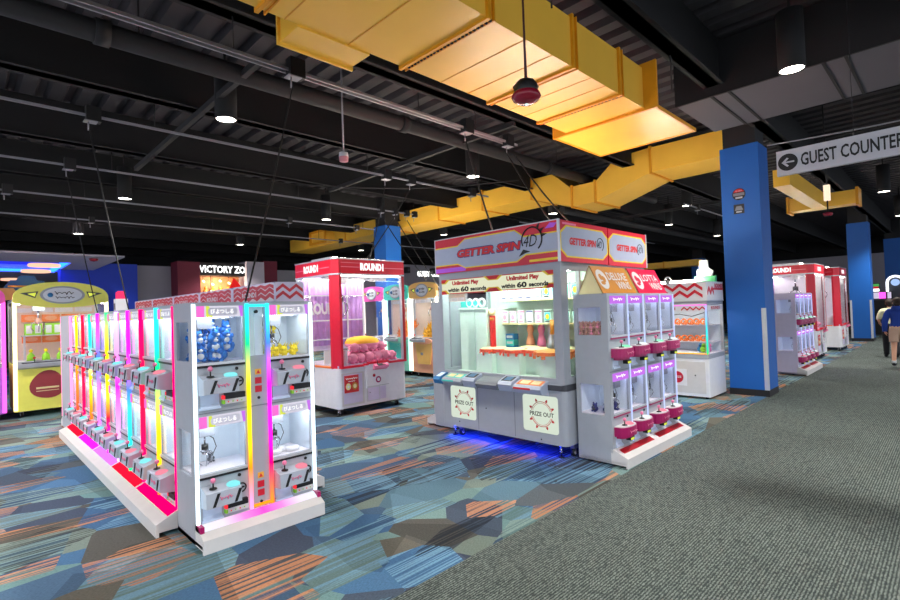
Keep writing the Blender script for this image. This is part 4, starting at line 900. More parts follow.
o = q.build('header', ['white', 'red', 'silver', 'cab'], t); letters('ROUND1', (w+.0155, .53, 1.745), .38, .07, 'stick', o, '+x', .05)
q = MB(); q.tube([(.1, .2, 1.34), (.3, .2, 1.28), (.5, .22, 1.31), (.7, .2, 1.27), (.9, .2, 1.33)], .006, 5, 0); q.build('wire_rail', 'ink', t)
MB().cyl((.1, .4, 1.84), (w-.3, .4, 1.84), .02, n=10).build('added_uplight_tube', 'tubeb', t)  # unseen uplight added on the header top for the long duct's underside
for x, y in ((.08, .08), (w-.08, .08), (.08, d-.08), (w-.08, d-.08)): MB().cyl((x, y, 0), (x, y, .035), .025, n=10).build('foot', 'black', t)
for j in range(14):
    if j == 0: po = o = MB().ring((0, 0, .05), .04, .014, 'y', 14, 6).ring((.03, -.01, .03), .025, .01, 'y', 12, 6).build('orange_ring_prize', 'orange')
    else: o = po.copy(); COL.objects.link(o)
    r = j//7
    o.location = (8.18+.4, 3.72-.2-.1*(j % 7), 1.131-.27*r+.001); o.rotation_euler = (0, 0, -PI/2+.3*math.sin(j*2)); tag(o, 'orange ring prize on the %s shelf of the chevron machine' % ('upper', 'lower')[r], 'prize', 'orange rings, %s shelf of the chevron machine' % ('upper', 'lower')[r])
for j, (mm, yy) in enumerate((('green', .86), ('pink', .93), ('bluep', .8))):
    nm = ('green', 'pink', 'blue')[j]
    o = MB().ball((0, 0, .05), (.05, .045, .05), 10).ball((0, -.01, .11), .035, 8).build(nm+'_toy', mm); o.location = (8.18+.18+.02*j, 3.72-yy, .702); tag(o, nm+' toy in the front corner of the chevron machine', 'toy')
t = thing('mascot_cutout', 'small white and green cut-out on top of the chevron machine', 'topper', (8.72, 2.9, 1.812))
q = MB(); q.prism([(-.16, 0), (.16, 0), (.16, .1), (-.16, .1)], 'x', -.03, .03, 1); q.build('stand', ['white', pbr('cutout_green', (60, 150, 100), .5)], t)
q = MB(); q.prism([(-.1, .1), (.12, .1), (.12, .2), (.08, .22), (.08, .36), (-.04, .36), (-.05, .24), (-.12, .18)], 'x', -.025, .025, 0); q.build('shape', 'white', t)
t = thing('top_camera', 'small round white device on top of the chevron header', 'camera', (8.4, 3.38, 1.812)); MB().lathe([(.04, 0), (.04, .02), (.03, .05), (0, .06)], (0, 0, 0), 14).build('dome', 'silver', t); MB().ring((0, 0, .06), .05, .01, 'x', 18, 6).build('ring', 'white', t)

# ------------------------------------------------------------------ floor
def carpet_pattern():
    m, nt, out = _nt('patterned_carpet'); N = nt.nodes.new; L = nt.links.new
    b = N('ShaderNodeBsdfPrincipled'); b.inputs['Roughness'].default_value = .95; b.inputs['Specular IOR Level'].default_value = .15; L(b.outputs[0], out.inputs[0])
    tc = N('ShaderNodeTexCoord')
    def mapv(rot, sc, off=(0, 0, 0)):
        mp = N('ShaderNodeMapping'); mp.inputs['Rotation'].default_value = (0, 0, rot); mp.inputs['Scale'].default_value = sc; mp.inputs['Location'].default_value = off; L(tc.outputs['Object'], mp.inputs[0]); return mp
    def vor(mp, sc=1, seed=1.0):
        v = N('ShaderNodeTexVoronoi'); v.inputs['Scale'].default_value = sc; v.inputs['Randomness'].default_value = seed; L(mp.outputs[0], v.inputs['Vector']); return v
    def ramp(src, stops, const=True):
        r = N('ShaderNodeValToRGB'); e = r.color_ramp.elements
        if const: r.color_ramp.interpolation = 'CONSTANT'
        while len(e) < len(stops): e.new(.5)
        for i, (p, c) in enumerate(stops): e[i].position = p; e[i].color = rgba(s2l(c)) if hasattr(c, '__len__') else (c, c, c, 1)
        L(src, r.inputs[0]); return r
    def sep(col):
        s = N('ShaderNodeSeparateColor'); L(col, s.inputs[0]); return s
    def mix(a, b_, f, mode='MIX'):
        x = N('ShaderNodeMix'); x.data_type = 'RGBA'; x.blend_type = mode
        for k, v in (('A', a), ('B', b_), ('Factor', f)):
            if isinstance(v, (int, float)): x.inputs[k].default_value = v
            elif isinstance(v, tuple): x.inputs[k].default_value = v
            else: L(v, x.inputs[k])
        return x
    va = vor(mapv(.18, (1.7, 3.4, 1)), 1.0); sa = sep(va.outputs['Color'])
    vb = vor(mapv(-.5, (2.5, 2.0, 1), (3.3, 1.7, 0)), 1.0); sb = sep(vb.outputs['Color'])
    ca = ramp(sa.outputs[0], [(0, (72, 98, 124)), (.16, (112, 140, 138)), (.34, (84, 92, 98)), (.44, (72, 108, 142)), (.58, (116, 130, 122)), (.72, (96, 94, 86)), (.8, (88, 118, 134)), (.92, (66, 76, 94))])
    cb = ramp(sb.outputs[1], [(0, (104, 136, 136)), (.3, (64, 98, 132)), (.55, (84, 84, 80)), (.75, (70, 82, 98))])
    pick = ramp(sb.outputs[0], [(0, 0.0), (.66, 1.0)])
    base = mix(ca.outputs[0], cb.outputs[0], pick.outputs[0])
    # stripes running with the tiles
    mp = mapv(0, (1, 1, 1)); sx = N('ShaderNodeSeparateXYZ'); L(mp.outputs[0], sx.inputs[0])
    nz = N('ShaderNodeTexNoise'); nz.inputs['Scale'].default_value = 1; nz.inputs['Detail'].default_value = 1; L(mapv(.02, (.5, 40, 1)).outputs[0], nz.inputs['Vector'])
    st = ramp(nz.outputs['Fac'], [(.44, 0.0), (.56, .85)], False)
    nz2 = N('ShaderNodeTexNoise'); nz2.inputs['Scale'].default_value = 1; nz2.inputs['Detail'].default_value = 0; L(mapv(0, (.8, 70, 1), (5, 2, 0)).outputs[0], nz2.inputs['Vector'])
    st2 = ramp(nz2.outputs['Fac'], [(.47, 0.0), (.6, .8)], False)
    stripecol = ramp(sa.outputs[1], [(0, (186, 130, 94)), (.2, (108, 146, 168)), (.5, (190, 138, 108)), (.62, (36, 42, 52)), (.72, (126, 150, 146))])
    smask = ramp(sa.outputs[2], [(0, 0.0), (.5, 1.0)])
    mm = N('ShaderNodeMath'); mm.operation = 'MULTIPLY'; L(smask.outputs[0], mm.inputs[0]); L(st.outputs[0], mm.inputs[1])
    gap = mix(base.outputs['Result'], (.7, .7, .72, 1), smask.outputs[0], 'MULTIPLY')
    c1 = mix(gap.outputs['Result'], stripecol.outputs[0], mm.outputs[0])
    smask2 = ramp(sb.outputs[2], [(0, 0.0), (.72, 1.0)])
    m2 = N('ShaderNodeMath'); m2.operation = 'MULTIPLY'; L(smask2.outputs[0], m2.inputs[0]); L(st2.outputs[0], m2.inputs[1])
    sc2 = ramp(sb.outputs[0], [(0, (44, 44, 48)), (.5, (186, 126, 92)), (.7, (110, 150, 176))])
    c2 = mix(c1.outputs['Result'], sc2.outputs[0], m2.outputs[0])
    # worn darker plank patches and yarn grain
    v3 = vor(mapv(0, (2.2, 1.1, 1), (9, 4, 0)), 1, .6); s3 = sep(v3.outputs['Color'])
    dk = ramp(s3.outputs[0], [(0, .8), (.3, .95), (.55, 1.1)])
    c3 = mix(c2.outputs['Result'], dk.outputs[0], 1.0, 'MULTIPLY')
    g = N('ShaderNodeTexNoise'); g.inputs['Scale'].default_value = 1; g.inputs['Detail'].default_value = 2; L(mapv(0, (60, 160, 1)).outputs[0], g.inputs['Vector'])
    gr = ramp(g.outputs['Fac'], [(.25, .72), (.75, 1.2)], False)
    c4 = mix(c3.outputs['Result'], gr.outputs[0], 1.0, 'MULTIPLY')
    L(c4.outputs['Result'], b.inputs['Base Color'])
    return m
def carpet_grey():
    m, nt, out = _nt('aisle_carpet'); N = nt.nodes.new; L = nt.links.new
    b = N('ShaderNodeBsdfPrincipled'); b.inputs['Roughness'].default_value = .95; b.inputs['Specular IOR Level'].default_value = .15; L(b.outputs[0], out.inputs[0])
    tc = N('ShaderNodeTexCoord'); mp = N('ShaderNodeMapping'); mp.inputs['Rotation'].default_value = (0, 0, PI/2); L(tc.outputs['Object'], mp.inputs[0])
    w = N('ShaderNodeTexWave'); w.wave_type = 'BANDS'; w.bands_direction = 'X'; w.inputs['Scale'].default_value = 19; w.inputs['Distortion'].default_value = 3.2; w.inputs['Detail'].default_value = 1; w.inputs['Detail Scale'].default_value = 3.5; L(mp.outputs[0], w.inputs['Vector'])
    v = N('ShaderNodeTexVoronoi'); v.inputs['Scale'].default_value = 52; L(mp.outputs[0], v.inputs['Vector'])
    ad = N('ShaderNodeMath'); ad.operation = 'MULTIPLY'; L(w.outputs['Fac'], ad.inputs[0])
    r0 = N('ShaderNodeMath'); r0.operation = 'SUBTRACT'; r0.inputs[0].default_value = 1.15; L(v.outputs['Distance'], r0.inputs[1]); L(r0.outputs[0], ad.inputs[1])
    r = N('ShaderNodeValToRGB'); e = r.color_ramp.elements; e[0].position = .05; e[0].color = rgba(s2l((52, 60, 60))); e[1].position = .8; e[1].color = rgba(s2l((124, 134, 128))); L(ad.outputs[0], r.inputs[0])
    n = N('ShaderNodeTexNoise'); n.inputs['Scale'].default_value = .7; n.inputs['Detail'].default_value = 2; L(mp.outputs[0], n.inputs['Vector'])
    x = N('ShaderNodeMix'); x.data_type = 'RGBA'; x.blend_type = 'MULTIPLY'; x.inputs['Factor'].default_value = 1
    r2 = N('ShaderNodeValToRGB'); e = r2.color_ramp.elements; e[0].position = .3; e[0].color = (.82, .82, .82, 1); e[1].position = .7; e[1].color = (1.1, 1.1, 1.1, 1); L(n.outputs['Fac'], r2.inputs[0])
    L(r.outputs[0], x.inputs['A']); L(r2.outputs[0], x.inputs['B']); L(x.outputs['Result'], b.inputs['Base Color'])
    return m
XF0, XF1, YF0, YF1 = -7, 37, -9, 26
q = MB(); q.box(XF0, XF1, 2.15, YF1, -.1, 0, 0); q.box(XF0, XF1, YF0, 2.15, -.1, 0, 1)
struct(q.build('floor', [carpet_pattern(), carpet_grey()]))
# ------------------------------------------------------------------ ceiling: fluted deck, joists, girder
vs = []; x = -7.0; prof = []
while x < 37: prof += [(x, 4.78), (x+.16, 4.78), (x+.2, 4.86), (x+.28, 4.86)]; x += .32
q = MB(); n = len(prof); q.add([(p[0], -9, p[1]) for p in prof]+[(p[0], 26, p[1]) for p in prof]+[(prof[0][0], -9, 5), (prof[-1][0], -9, 5), (prof[-1][0], 26, 5), (prof[0][0], 26, 5)], [(i, i+1, n+i+1, n+i) for i in range(n-1)]+[(2*n, 2*n+1, 2*n+2, 2*n+3)])
struct(q.build('ceiling', 'deckk'))
for k in range(14):
    y = -7.6+2.4*k
    if y > 25: break
    q = MB(); q.box(-7, 37, y, y+.14, 4.2, 4.779); q.box(-7, 37, y-.05, y+.19, 4.2, 4.22)
    struct(q.build('beam', 'beamk'))
for x, y0, y1 in ((2.25, 5.0, 10.0), (5.73, 4.4, 9.4), (10.3, 5, 16), (14.6, 3, 16)):
    struct(MB().box(x, x+.06, y0, y1, 4.12, 4.19).build('beam', 'pipek'))
q = MB(); q.box(6.85, 8.35, -8.5, 2.55, 4.1, 4.19, 0); q.box(6.82, 6.85, -8.5, 2.55, 4.08, 4.75, 1)
for y in (2.1, 1.9, .95, .75, .1, -.1, -.9): q.box(6.86, 8.34, y, y+.03, 4.085, 4.1, 1)
struct(q.build('beam', ['panelk', 'beamk']))
# ------------------------------------------------------------------ columns
def column(x0, y0, w=.54, both=True):
    q = MB(); q.box(x0, x0+w, y0, y0+w, .1, 3.955, 0); q.box(x0-.006, x0+w+.006, y0-.006, y0+w+.006, 0, .1, 1); q.box(x0+.04, x0+w-.04, y0+.04, y0+w-.04, 3.955, 4.78, 1)
    if True:
        q.box(x0-.006, x0, y0, y0+.055, .1, 1.37, 2); q.box(x0, x0+.03, y0-.006, y0, .1, 1.37, 2); (q.box(x0-.006, x0, y0+w-.055, y0+w, .1, 1.37, 2) if both else None)
    return struct(q.build('column', ['colb', 'colk', 'silver']))
column(8.9, 2.115, .545, False); column(8.6, 11.2); column(21.5, 2.05, .57); column(29, 1.67, .6); column(30, 10.1, .6)
t = thing('round_sticker', 'round black, red and white notice on the near blue column', 'notice', (8.895, 2.405, 3.185))
q = MB(); q.cyl((0, 0, 0), (-.004, 0, 0), .095, n=28, m=0); q.build('disc', 'ink', t)
q = MB(); q.prism([(.085*math.cos(a), .085*math.sin(a)) for a in [PI*.13+PI*.74*i/12 for i in range(13)]], 'x', -.006, -.004, 0); q.box(-.007, -.004, -.08, .08, -.025, .02, 1); q.box(-.007, -.004, -.05, .05, -.07, -.042, 2)
o = q.build('print', ['inkred', 'grey', 'signw'], t); squiggle(squiggle(MB(), (-.0075, 0, .05), .09, .02, 0, 5, .003, '-x'), (-.0075, 0, -.055), .07, .012, 0, 5, .002, '-x').build('lettering', 'signw', o)
t = thing('square_sticker', 'small square black notice under the round one on the near blue column', 'notice', (8.895, 2.412, 2.95))
MB().box(-.004, 0, -.075, .075, -.075, .075).build('plate', 'ink', t); q = MB(); q.prism([(-.06, -.02), (.06, -.02), (.035, .045), (-.035, .045)], 'x', -.006, -.004, 0); q.box(-.006, -.004, -.04, .04, -.055, -.035, 1); q.build('print', ['grey', 'signw'], t)
# ------------------------------------------------------------------ walls far off
def wall(name, x0, x1, y0, y1, z0, z1, mat): return struct(MB().box(x0, x1, y0, y1, z0, z1).build(name, mat))
wall('wall_back_grey', 4.15, 23, 18.6, 18.8, 0, 3.3, 'wallg'); wall('wall_back_blue', 2.2, 4.15, 18.3, 18.8, 0, 3.3, 'wallb'); wall('wall_back_black', -7, 37, 24, 24.2, 0, 4.9, 'beamk'); wall('wall_far_black', 36, 36.2, -9, 24, 0, 4.9, 'beamk')
wall('wall_far_grey', 32.5, 32.7, 1.0, 9, 1.2, 3.6, 'wallg'); wall('wall_kitchen_grey', 14.3, 23, 18.4, 18.58, 2.6, 3.75, 'wallg')
wall('trim_maroon', 14.3, 23, 18.35, 18.4, 2.35, 2.6, 'maroon')
# low lit ceiling at the left
q = MB(); q.plate('z', -7, 3.0, 14.4, 23.5, 3.08, 3.12, [(-3, 2.2, 16.3, 19.5)], 0); q.plate('z', -3.04, 2.24, 16.26, 19.54, 3.12, 3.36, [(-3, 2.2, 16.3, 19.5)], 0); q.box(-3, 2.2, 16.3, 19.5, 3.3, 3.31, 1); q.box(-3.04, 2.24, 16.26, 19.54, 3.31, 3.36, 0)
struct(q.build('ceiling_soffit', ['soff', 'cove']))
t = thing('cove_light', 'bright blue light strip bent round the recess of the low ceiling at the left', 'light'); q = MB(); q.box(-3, 2.18, 19.35, 19.48, 3.1, 3.16); q.box(2.06, 2.18, 16.4, 19.48, 3.1, 3.16); q.build('strip', 'covel', t)
for j, (x, y) in enumerate(((1.7, 16.9), (1.7, 18.8), (1.45, 22.4))):
    t = thing('disc_lamp', ['round warm lamp in the blue recess, nearest the corner', 'round warm lamp in the blue recess, lowest and farthest', 'round warm lamp in the blue recess nearest the left edge'][j], 'lamp', (x, y, 3.16))
    MB().cyl((0, 0, -.14), (0, 0, -.08), .34, n=28).build('diffuser', 'warm', t); MB().cyl((0, 0, -.08), (0, 0, -.06), .32, n=28).build('canopy', 'white', t)
# storefront
q = MB(); q.box(5.2, 5.9, 17.9, 18.59, 0, 3.42, 0); q.box(8.1, 8.62, 17.9, 18.59, 0, 3.55, 0); q.box(5.9, 8.1, 18.0, 18.59, 2.98, 3.42, 1); q.box(7.45, 8.1, 17.85, 18.59, 0, 3.5, 2); q.box(5.9, 7.45, 18.56, 18.595, 0, 2.98, 3)
struct(q.build('wall_storefront', ['maroon', 'black', 'soff', pbr('store_back', (170, 112, 72), .6, var=.35, scale=6)]))
t = thing('shop_sign', 'white lit VICTORY ZONE letters on the black band over the prize shop', 'sign', (6.75, 17.99, 3.2)); letters('VICTORY ZONE', (.1, 0, 0), 1.9, .25, 'signl', t, bold=.03)
t = thing('store_shelf', 'tan shelf of prizes at the back of the lit prize shop', 'shelf', (6.0, 18.3, 0))
MB().box(0, 1.4, 0, .2, 1.9, 1.94).build('shelf_panel', 'cream', t); MB().box(0, 1.4, 0, .2, 2.35, 2.39).build('shelf_panel', 'cream', t)
for xx in (0, 1.36): MB().box(xx, xx+.04, .16, .2, 0, 2.4).build('upright', 'silver', t)
for j in range(10):
    if j == 0: gp = o = MB().ball((0, 0, .07), (.08, .07, .08), 10).ball((0, 0, .18), .055, 8).build('store_plush', 'gold')
    else: o = gp.copy(); COL.objects.link(o)
    o.location = (6.08+.13*j, 18.38, 2.391 if j % 2 else 1.941); tag(o, 'tan toy on the shelf of the prize shop', 'toy', 'tan toys in the prize shop')
t = thing('red_display', 'red peaked display standing in the prize shop window', 'display', (7.15, 18.15, 1.0)); q = MB(); q.box(-.35, .35, -.1, .1, 0, 1.35, 0); q.prism([(-.3, 1.35), (.3, 1.35), (.1, 1.75), (-.05, 1.9), (-.1, 1.7)], 'y', -.08, .08, 0); q.build('panel', emi('display_red', (240, 40, 40), .8), t); MB().box(-.3, .3, -.1, .1, -1, 0).build('base', 'black', t)
l = bpy.data.lights.new('lamp', 'POINT'); l.energy = 90; l.color = (1, .8, .55); l.shadow_soft_size = .2
shopl = bpy.data.objects.new('lamp', l); COL.objects.link(shopl)
for j, (x, z) in enumerate(((6.05, 2.8), (6.35, 2.7), (6.6, 2.82), (6.3, 2.45), (6.9, 2.75))):
    t = thing('shop_spotlight', 'small warm spotlight under the ceiling of the prize shop', 'light', (x, 18.1, z), 0, 'spotlights in the prize shop'); MB().cyl((0, 0, 0), (.02, -.06, -.04), .03, n=10).build('lens', 'store', t)
    MB().cyl((0, 0, 0), (0, 0, 2.98-z), .008, n=6).build('rod', 'black', t)
    if j == 2: shopl.parent = t; shopl.location = (0, -.1, -.12)
t = thing('counter_sign', 'white lit sign on the grey wall above the apricot machine', 'sign', (17.05, 18.38, 3.33)); q = MB(); letters('GUEST COUNTER', (0, -.02, 0), 2.2, .27, 'signl', t, bold=.05); MB().box(-1.15, 1.15, -.01, .02, -.18, .18).build('panel', 'grey', t)
for j, x in enumerate((15.2, 16.85)):
    t = thing('wall_speaker', ['black box speaker on the grey wall left of the lit sign', 'black box speaker in front of the lit sign'][j], 'speaker', (x, 18.3, 3.46)); q = MB(); q.box(-.09, .09, -.2, .05, -.14, .14); q.build('housing', 'black', t); MB().cyl((0, -.205, 0), (0, -.2, 0), .07, n=14).build('cone', 'dark', t)
    MB().box(-.03, .03, .05, .1, -.05, .05).build('bracket', 'steel', t)
# far counter right
t = thing('far_counter', 'black counter at the far end of the aisle', 'counter', (25.2, 1.6, 0)); MB().box(0, .6, -1.2, .95, 0, 1.32).build('body', 'black', t); MB().box(-.03, .63, -1.23, .98, 1.32, 1.36).build('top', 'dark', t)
t = thing('arcade_screen', 'white and magenta screen standing on the far black counter', 'screen', (25.4, 2.2, 1.361)); q = MB(); q.box(0, .1, -.4, .3, 0, .28, 0); q.box(-.01, 0, -.2, .0, .02, .26, 1); q.box(-.01, 0, .0, .25, .02, .26, 2); q.box(-.01, 0, -.36, -.25, .02, .26, 2); q.build('screen', ['black', 'neonp', emi('pale_screen', (210, 200, 225), 1)], t)
t = thing('menu_panel', 'small lit red and green panel standing on the arcade screen at the far counter', 'screen', (25.4, 2.2, 1.642)); q = MB(); q.box(0, .1, -.05, .3, 0, .34, 0); q.box(-.01, 0, -.02, .28, .02, .12, 1); q.box(-.01, 0, .0, .24, .12, .21, 2); q.box(-.01, 0, -.02, .28, .21, .31, 3); q.build('panel', ['dark', 'signl', emi('patch_red', (200, 40, 50), .9), emi('patch_green', (80, 170, 90), .9)], t)
t = thing('neon_arch', 'white neon arch sign at the far end of the aisle', 'sign', (25.6, 1.72, 1.361)); q = MB(); q.tube([(0, .24, 0), (0, .24, .62)]+[(0, .0+.24*math.cos(a), .62+.24*math.sin(a)) for a in [PI*i/10 for i in range(11)]]+[(0, -.24, .35)], .04, 8); q.build('tube', 'neonw', t); MB().cyl((0, 0, .62), (-.04, 0, .62), .13, n=20).build('disc', emi('disc_blue_white', (160, 190, 240), 1.2), t)
MB().box(.05, .08, -.22, .2, 0, .8).build('back_board', 'dark', t)

# ------------------------------------------------------------------ yellow ducts
t = thing('yellow_duct', 'wide yellow rectangular duct crossing the top of the picture, its open end over the aisle', 'duct', (0, 0, 3.5), 0, None)
q = MB(); q.box(-3, 5.0, 2.2, 3.12, 0, .42); q.build('duct_run', 'duct', t)
for x in (1.42, 2.62, 3.7, 4.52):
    q = MB(); q.plate('x', 2.175, 3.145, -.022, .44, x-.014, x+.014, [(2.2, 3.12, 0, .42)]); q.plate('x', 2.175, 3.145, -.014, .435, x+.05, x+.06, [(2.2, 3.12, 0, .42)])
    if x in (2.62, 4.52):
        for i in range(24): q.box(x+.03, x+.05, 2.2+.038*i, 2.214+.038*i, -.014, 0, 1)
    q.build('flange', ['ductf', 'beamk'], t)
for i, x in enumerate((1.6, 2.1, 3.05, 3.4, 4.0, 4.25)): MB().box(x, x+.008, 2.2, 3.12, -.004, .0).build('seam', 'ductf', t)
q = MB(); q.box(5.0, 5.1, 2.2, 3.12, 0, .42); q.build('end_collar', 'duct', t)
q = MB(); q.box(5.08, 6.15, 2.1, 3.28, -.012, .012); q.build('end_plate', 'duct', t)
q = MB(); q.plate('x', 2.06, 3.3, -.025, .46, 5.05, 5.08, [(2.2, 3.12, 0.01, .41)]); q.build('flange', 'ductf', t)
q = MB(); q.plate('z', 5.06, 6.17, 2.08, 3.3, -.02, .02, [(5.08, 6.15, 2.1, 3.28)]); q.build('plate_rim', 'ductf', t)
q = MB(); q.box(1.7, 2.3, 3.12, 3.38, -.015, .28, 0); q.build('side_tap', 'duct', t); 
q = MB(); q.plate('y', 1.68, 2.32, -.035, .3, 3.38, 3.4, [(1.72, 2.28, 0, .26)]); q.build('flange', 'duct', t)
for x in (-1, 3.3, 5.6):
    for y in (2.12, 3.22): MB().cyl((x, y, .3), (x, y, 1.27), .008, n=6).build('hanger_rod', 'pipek', t)

top = [(2.69, 4.45), (4.027, 4.46), (4.718, 4.44), (5.18, 4.06), (5.8, 4.06), (6.233, 4.43), (18.448, 4.46)]
bot = [(18.448, 3.99), (6.836, 3.99), (5.713, 3.626), (5.203, 3.64), (4.039, 3.99), (2.69, 4.0)]
t = thing('long_yellow_duct', 'long yellow duct running back past the blue columns, dipping under the black pipe', 'duct', (9.45, 0, 0))
q = MB(); q.prism(top+bot, 'x', 0, 1.0); q.build('duct_run', 'duct', t)
for y, z0, z1 in ((2.72, 4.0, 4.45), (4.03, 3.99, 4.46), (5.2, 3.64, 4.06), (5.75, 3.63, 4.06), (6.8, 3.99, 4.44), (8.3, 3.99, 4.45), (9.9, 3.99, 4.45), (12, 3.99, 4.45), (14.5, 3.99, 4.46)):
    q = MB(); q.plate('y', -.03, 1.03, z0-.03, z1+.03, y-.02, y+.02, [(0.005, .995, z0+.005, z1-.005)]); q.build('flange', 'ductf', t)
q = MB(); q.box(-.35, 0, 15.2, 16.2, 4.02, 4.4, 0); q.build('side_tap', 'duct', t); q = MB(); q.plate('x', 15.15, 16.25, 3.97, 4.45, -.39, -.35, [(15.25, 16.15, 4.05, 4.37)]); q.build('grille', 'ductf', t)
for y in (3.4, 7.5, 11, 14):
    for x in (.05, .95): MB().cyl((x, y, 4.43), (x, y, 4.78), .008, n=6).build('hanger_rod', 'pipek', t)
t = thing('branch_duct', 'narrow yellow branch duct with a cross piece, running away beyond the GUEST COUNTER sign', 'duct', (10.0, 2.0, 3.5))
MB().box(0.46, 4.0, .02, .27, 0, .3).build('duct_run', 'duct', t); MB().box(3.9, 4.3, -.5, .75, .02, .32).build('cross_piece', 'duct', t)
for y in (-.55, .72): MB().box(3.85, 4.35, y, y+.05, -.02, .36).build('end_flange', 'ductf', t)
for x in (1, 3): MB().cyl((x, .14, .3), (x, .14, 1.28), .008, n=6).build('hanger_rod', 'pipek', t)
t = thing('far_duct', 'dim short yellow duct far back beside the second GETTER SPIN header', 'duct', (26, 9.0, 3.3)); MB().box(0, .8, 0, 3.4, 0, .3).build('duct_run', 'duct', t); MB().box(-.03, .83, 1.6, 1.66, -.03, .33).build('flange', 'ductf', t)
for y in (.5, 2.8): MB().cyl((.4, y, .3), (.4, y, 1.48), .01, n=6).build('hanger_rod', 'pipek', t)
# ------------------------------------------------------------------ black pipe, conduits
t = thing('black_pipe', 'thick matt black pipe running across under the ceiling above the lit claw row', 'pipe', (0, 5.49, 4.185))
q = MB(); q.cyl((-6, 0, 0), (13, 0, 0), .1, n=16); q.build('pipe_run', 'pipek', t)
for x in (1.0, 4.6, 8.2): 
    q = MB(); q.cyl((x-.06, 0, 0), (x+.06, 0, 0), .118, n=16); q.build('coupling', 'pipek', t); MB().cyl((x+.3, 0, .09), (x+.3, 0, .6), .008, n=6).build('hanger_rod', 'pipek', t)
t = thing('black_branch_pipe', 'black pipe crossing below the ceiling far right, behind the near blue column', 'pipe', (0, 7.0, 3.95))
MB().cyl((11, 0, 0), (24, 0, 0), .09, n=14).build('pipe_run', 'pipek', t)
for x in (13, 19): MB().cyl((x, 0, .08), (x, 0, .83), .008, n=6).build('hanger_rod', 'pipek', t)
# ------------------------------------------------------------------ power tracks with boxes and drop cords
def track(label, y, x0, x1, boxes, double=False, z=3.87):
    t = thing('power_track', label, 'power track', (0, y, z), 0, 'power tracks under the ceiling')
    for dy in ((0, .07) if double else (0,)):
        q = MB(); q.box(x0, x1, dy-.009, dy+.009, -.0, .03); q.build('rail', 'rail', t)
    x = x0+.6
    while x < x1: MB().cyl((x, .0, .035), (x, 0, .33 if abs((y+7.6) % 2.4) < .4 or abs((y+7.6) % 2.4) > 2.0 else .9), .006, n=6).build('hanger_rod', 'pipek', t); x += 3.2
    for bx, s_ in boxes:
        q = MB(); q.box(bx-.06*s_, bx+.06*s_, -.05, .05, -.05, .1*s_, 0); q.box(bx-.075*s_, bx+.03*s_, -.055, .055, -.06, -.05, 1); q.cyl((bx-.04*s_, 0, -.06), (bx-.04*s_, 0, -.16), .008, n=6, m=1)
        q.build('junction_box', ['black', 'rail'], t)
    return t
track('double power track nearest the camera, passing under the yellow duct with its cord boxes', 4.47, -2, 5.9, [(2.4, 1.3), (4.84, 1.3), (5.7, 1.2)], True)
track('second power track from the camera with three hanging cord boxes', 6.95, -2, 8.1, [(1.166, 1.2), (5.41, 1.2), (5.97, 1.2), (7.6, 1.2)])
track('third power track from the camera carrying a row of small boxes', 9.35, -2, 8.2, [(1.265, 1.2), (7.1, .9), (7.5, .9), (7.85, .9), (8.1, .9)])
track('fourth power track from the camera, faint near the left edge', 11.7, -2, 9, [(.689, 1.2), (8.0, .9), (6.0, .9)])
track('fifth power track from the camera, far back near the shop sign', 14.1, -2, 16, [(2.3, .9), (9, .9)])
track('short power track behind the tall prize game, right of its headers', 8.5, 11.2, 20, [(12.0, .9), (14.4, .9), (17, .9)])
track('short faint power track far right behind the near blue column', 4.6, 12.6, 17, [(13.5, .9)])
def cordpts(a, b, sag=.05, n=9):
    a = Vector(a); b = Vector(b)
    return [a+(b-a)*(i/n)+Vector((0, 0, -sag*math.sin(PI*i/n))) for i in range(n+1)]
for j, (a, b, r, lb) in enumerate([
    ((2.36, 4.47, 3.72), (1.55, 3.75, 1.62), .007, 'black power cord dropping from the nearest track to the near end of the claw row'),
    ((1.13, 6.95, 3.72), (1.33, 6.25, 1.62), .007, 'black power cord dropping to the middle of the lit claw row'),
    ((1.23, 9.35, 3.72), (1.5, 8.9, 1.62), .007, 'black power cord dropping to the far end of the claw row'),
    ((5.37, 6.95, 3.72), (5.0, 7.0, 2.34), .010, 'black power cord dropping behind the purple curtained crane machine, left of the pair'),
    ((5.93, 6.95, 3.72), (5.1, 7.35, 2.34), .010, 'black power cord dropping behind the purple curtained crane machine, right of the pair'),
    ((4.8, 4.47, 3.72), (4.9, 4.1, 2.36), .012, 'black power cord dropping to the left end of the tall prize game'),
    ((5.65, 4.47, 3.72), (4.85, 3.15, 2.36), .010, 'black power cord slanting to the tall prize game, left of the close pair'),
    ((5.85, 4.47, 3.72), (5.1, 3.05, 2.36), .010, 'black power cord slanting to the tall prize game, right of the close pair'),
    ((7.1, 9.35, 3.72), (8.0, 8.9, 2.25), .011, 'black power cord dropping to the apricot machine, leftmost of three'),
    ((7.5, 9.35, 3.72), (8.3, 8.7, 2.0), .011, 'black power cord dropping to the apricot machine, middle of three'),
    ((7.85, 9.35, 3.72), (8.45, 8.5, 2.0), .011, 'black power cord dropping to the apricot machine, rightmost of three'),
]):
    o = MB().tube(cordpts(a, b), r, 6).build('power_cable', 'cord'); tag(o, lb, 'cord')
o = MB().tube(cordpts((2.9, .85, 4.2), (4.6, .4, 4.2), .25, 14), .008, 6).build('hanging_cable', 'rail'); tag(o, 'thin pale cable sagging from the dark ceiling at the top right', 'cable')
o = MB().tube(cordpts((8.5, 1.9, 3.75), (8.5, -1.5, 3.75), .06, 12), .01, 6).build('hanging_conduit', 'rail'); tag(o, 'thin pale conduit running above the GUEST COUNTER sign', 'conduit')
o = MB().tube(cordpts((4.5, 8.4, 3.9), (8.2, 6.2, 4.1), .12, 14), .012, 6).build('curved_conduit', 'pipek'); tag(o, 'dark flexible conduit curving between the second and third tracks', 'conduit')
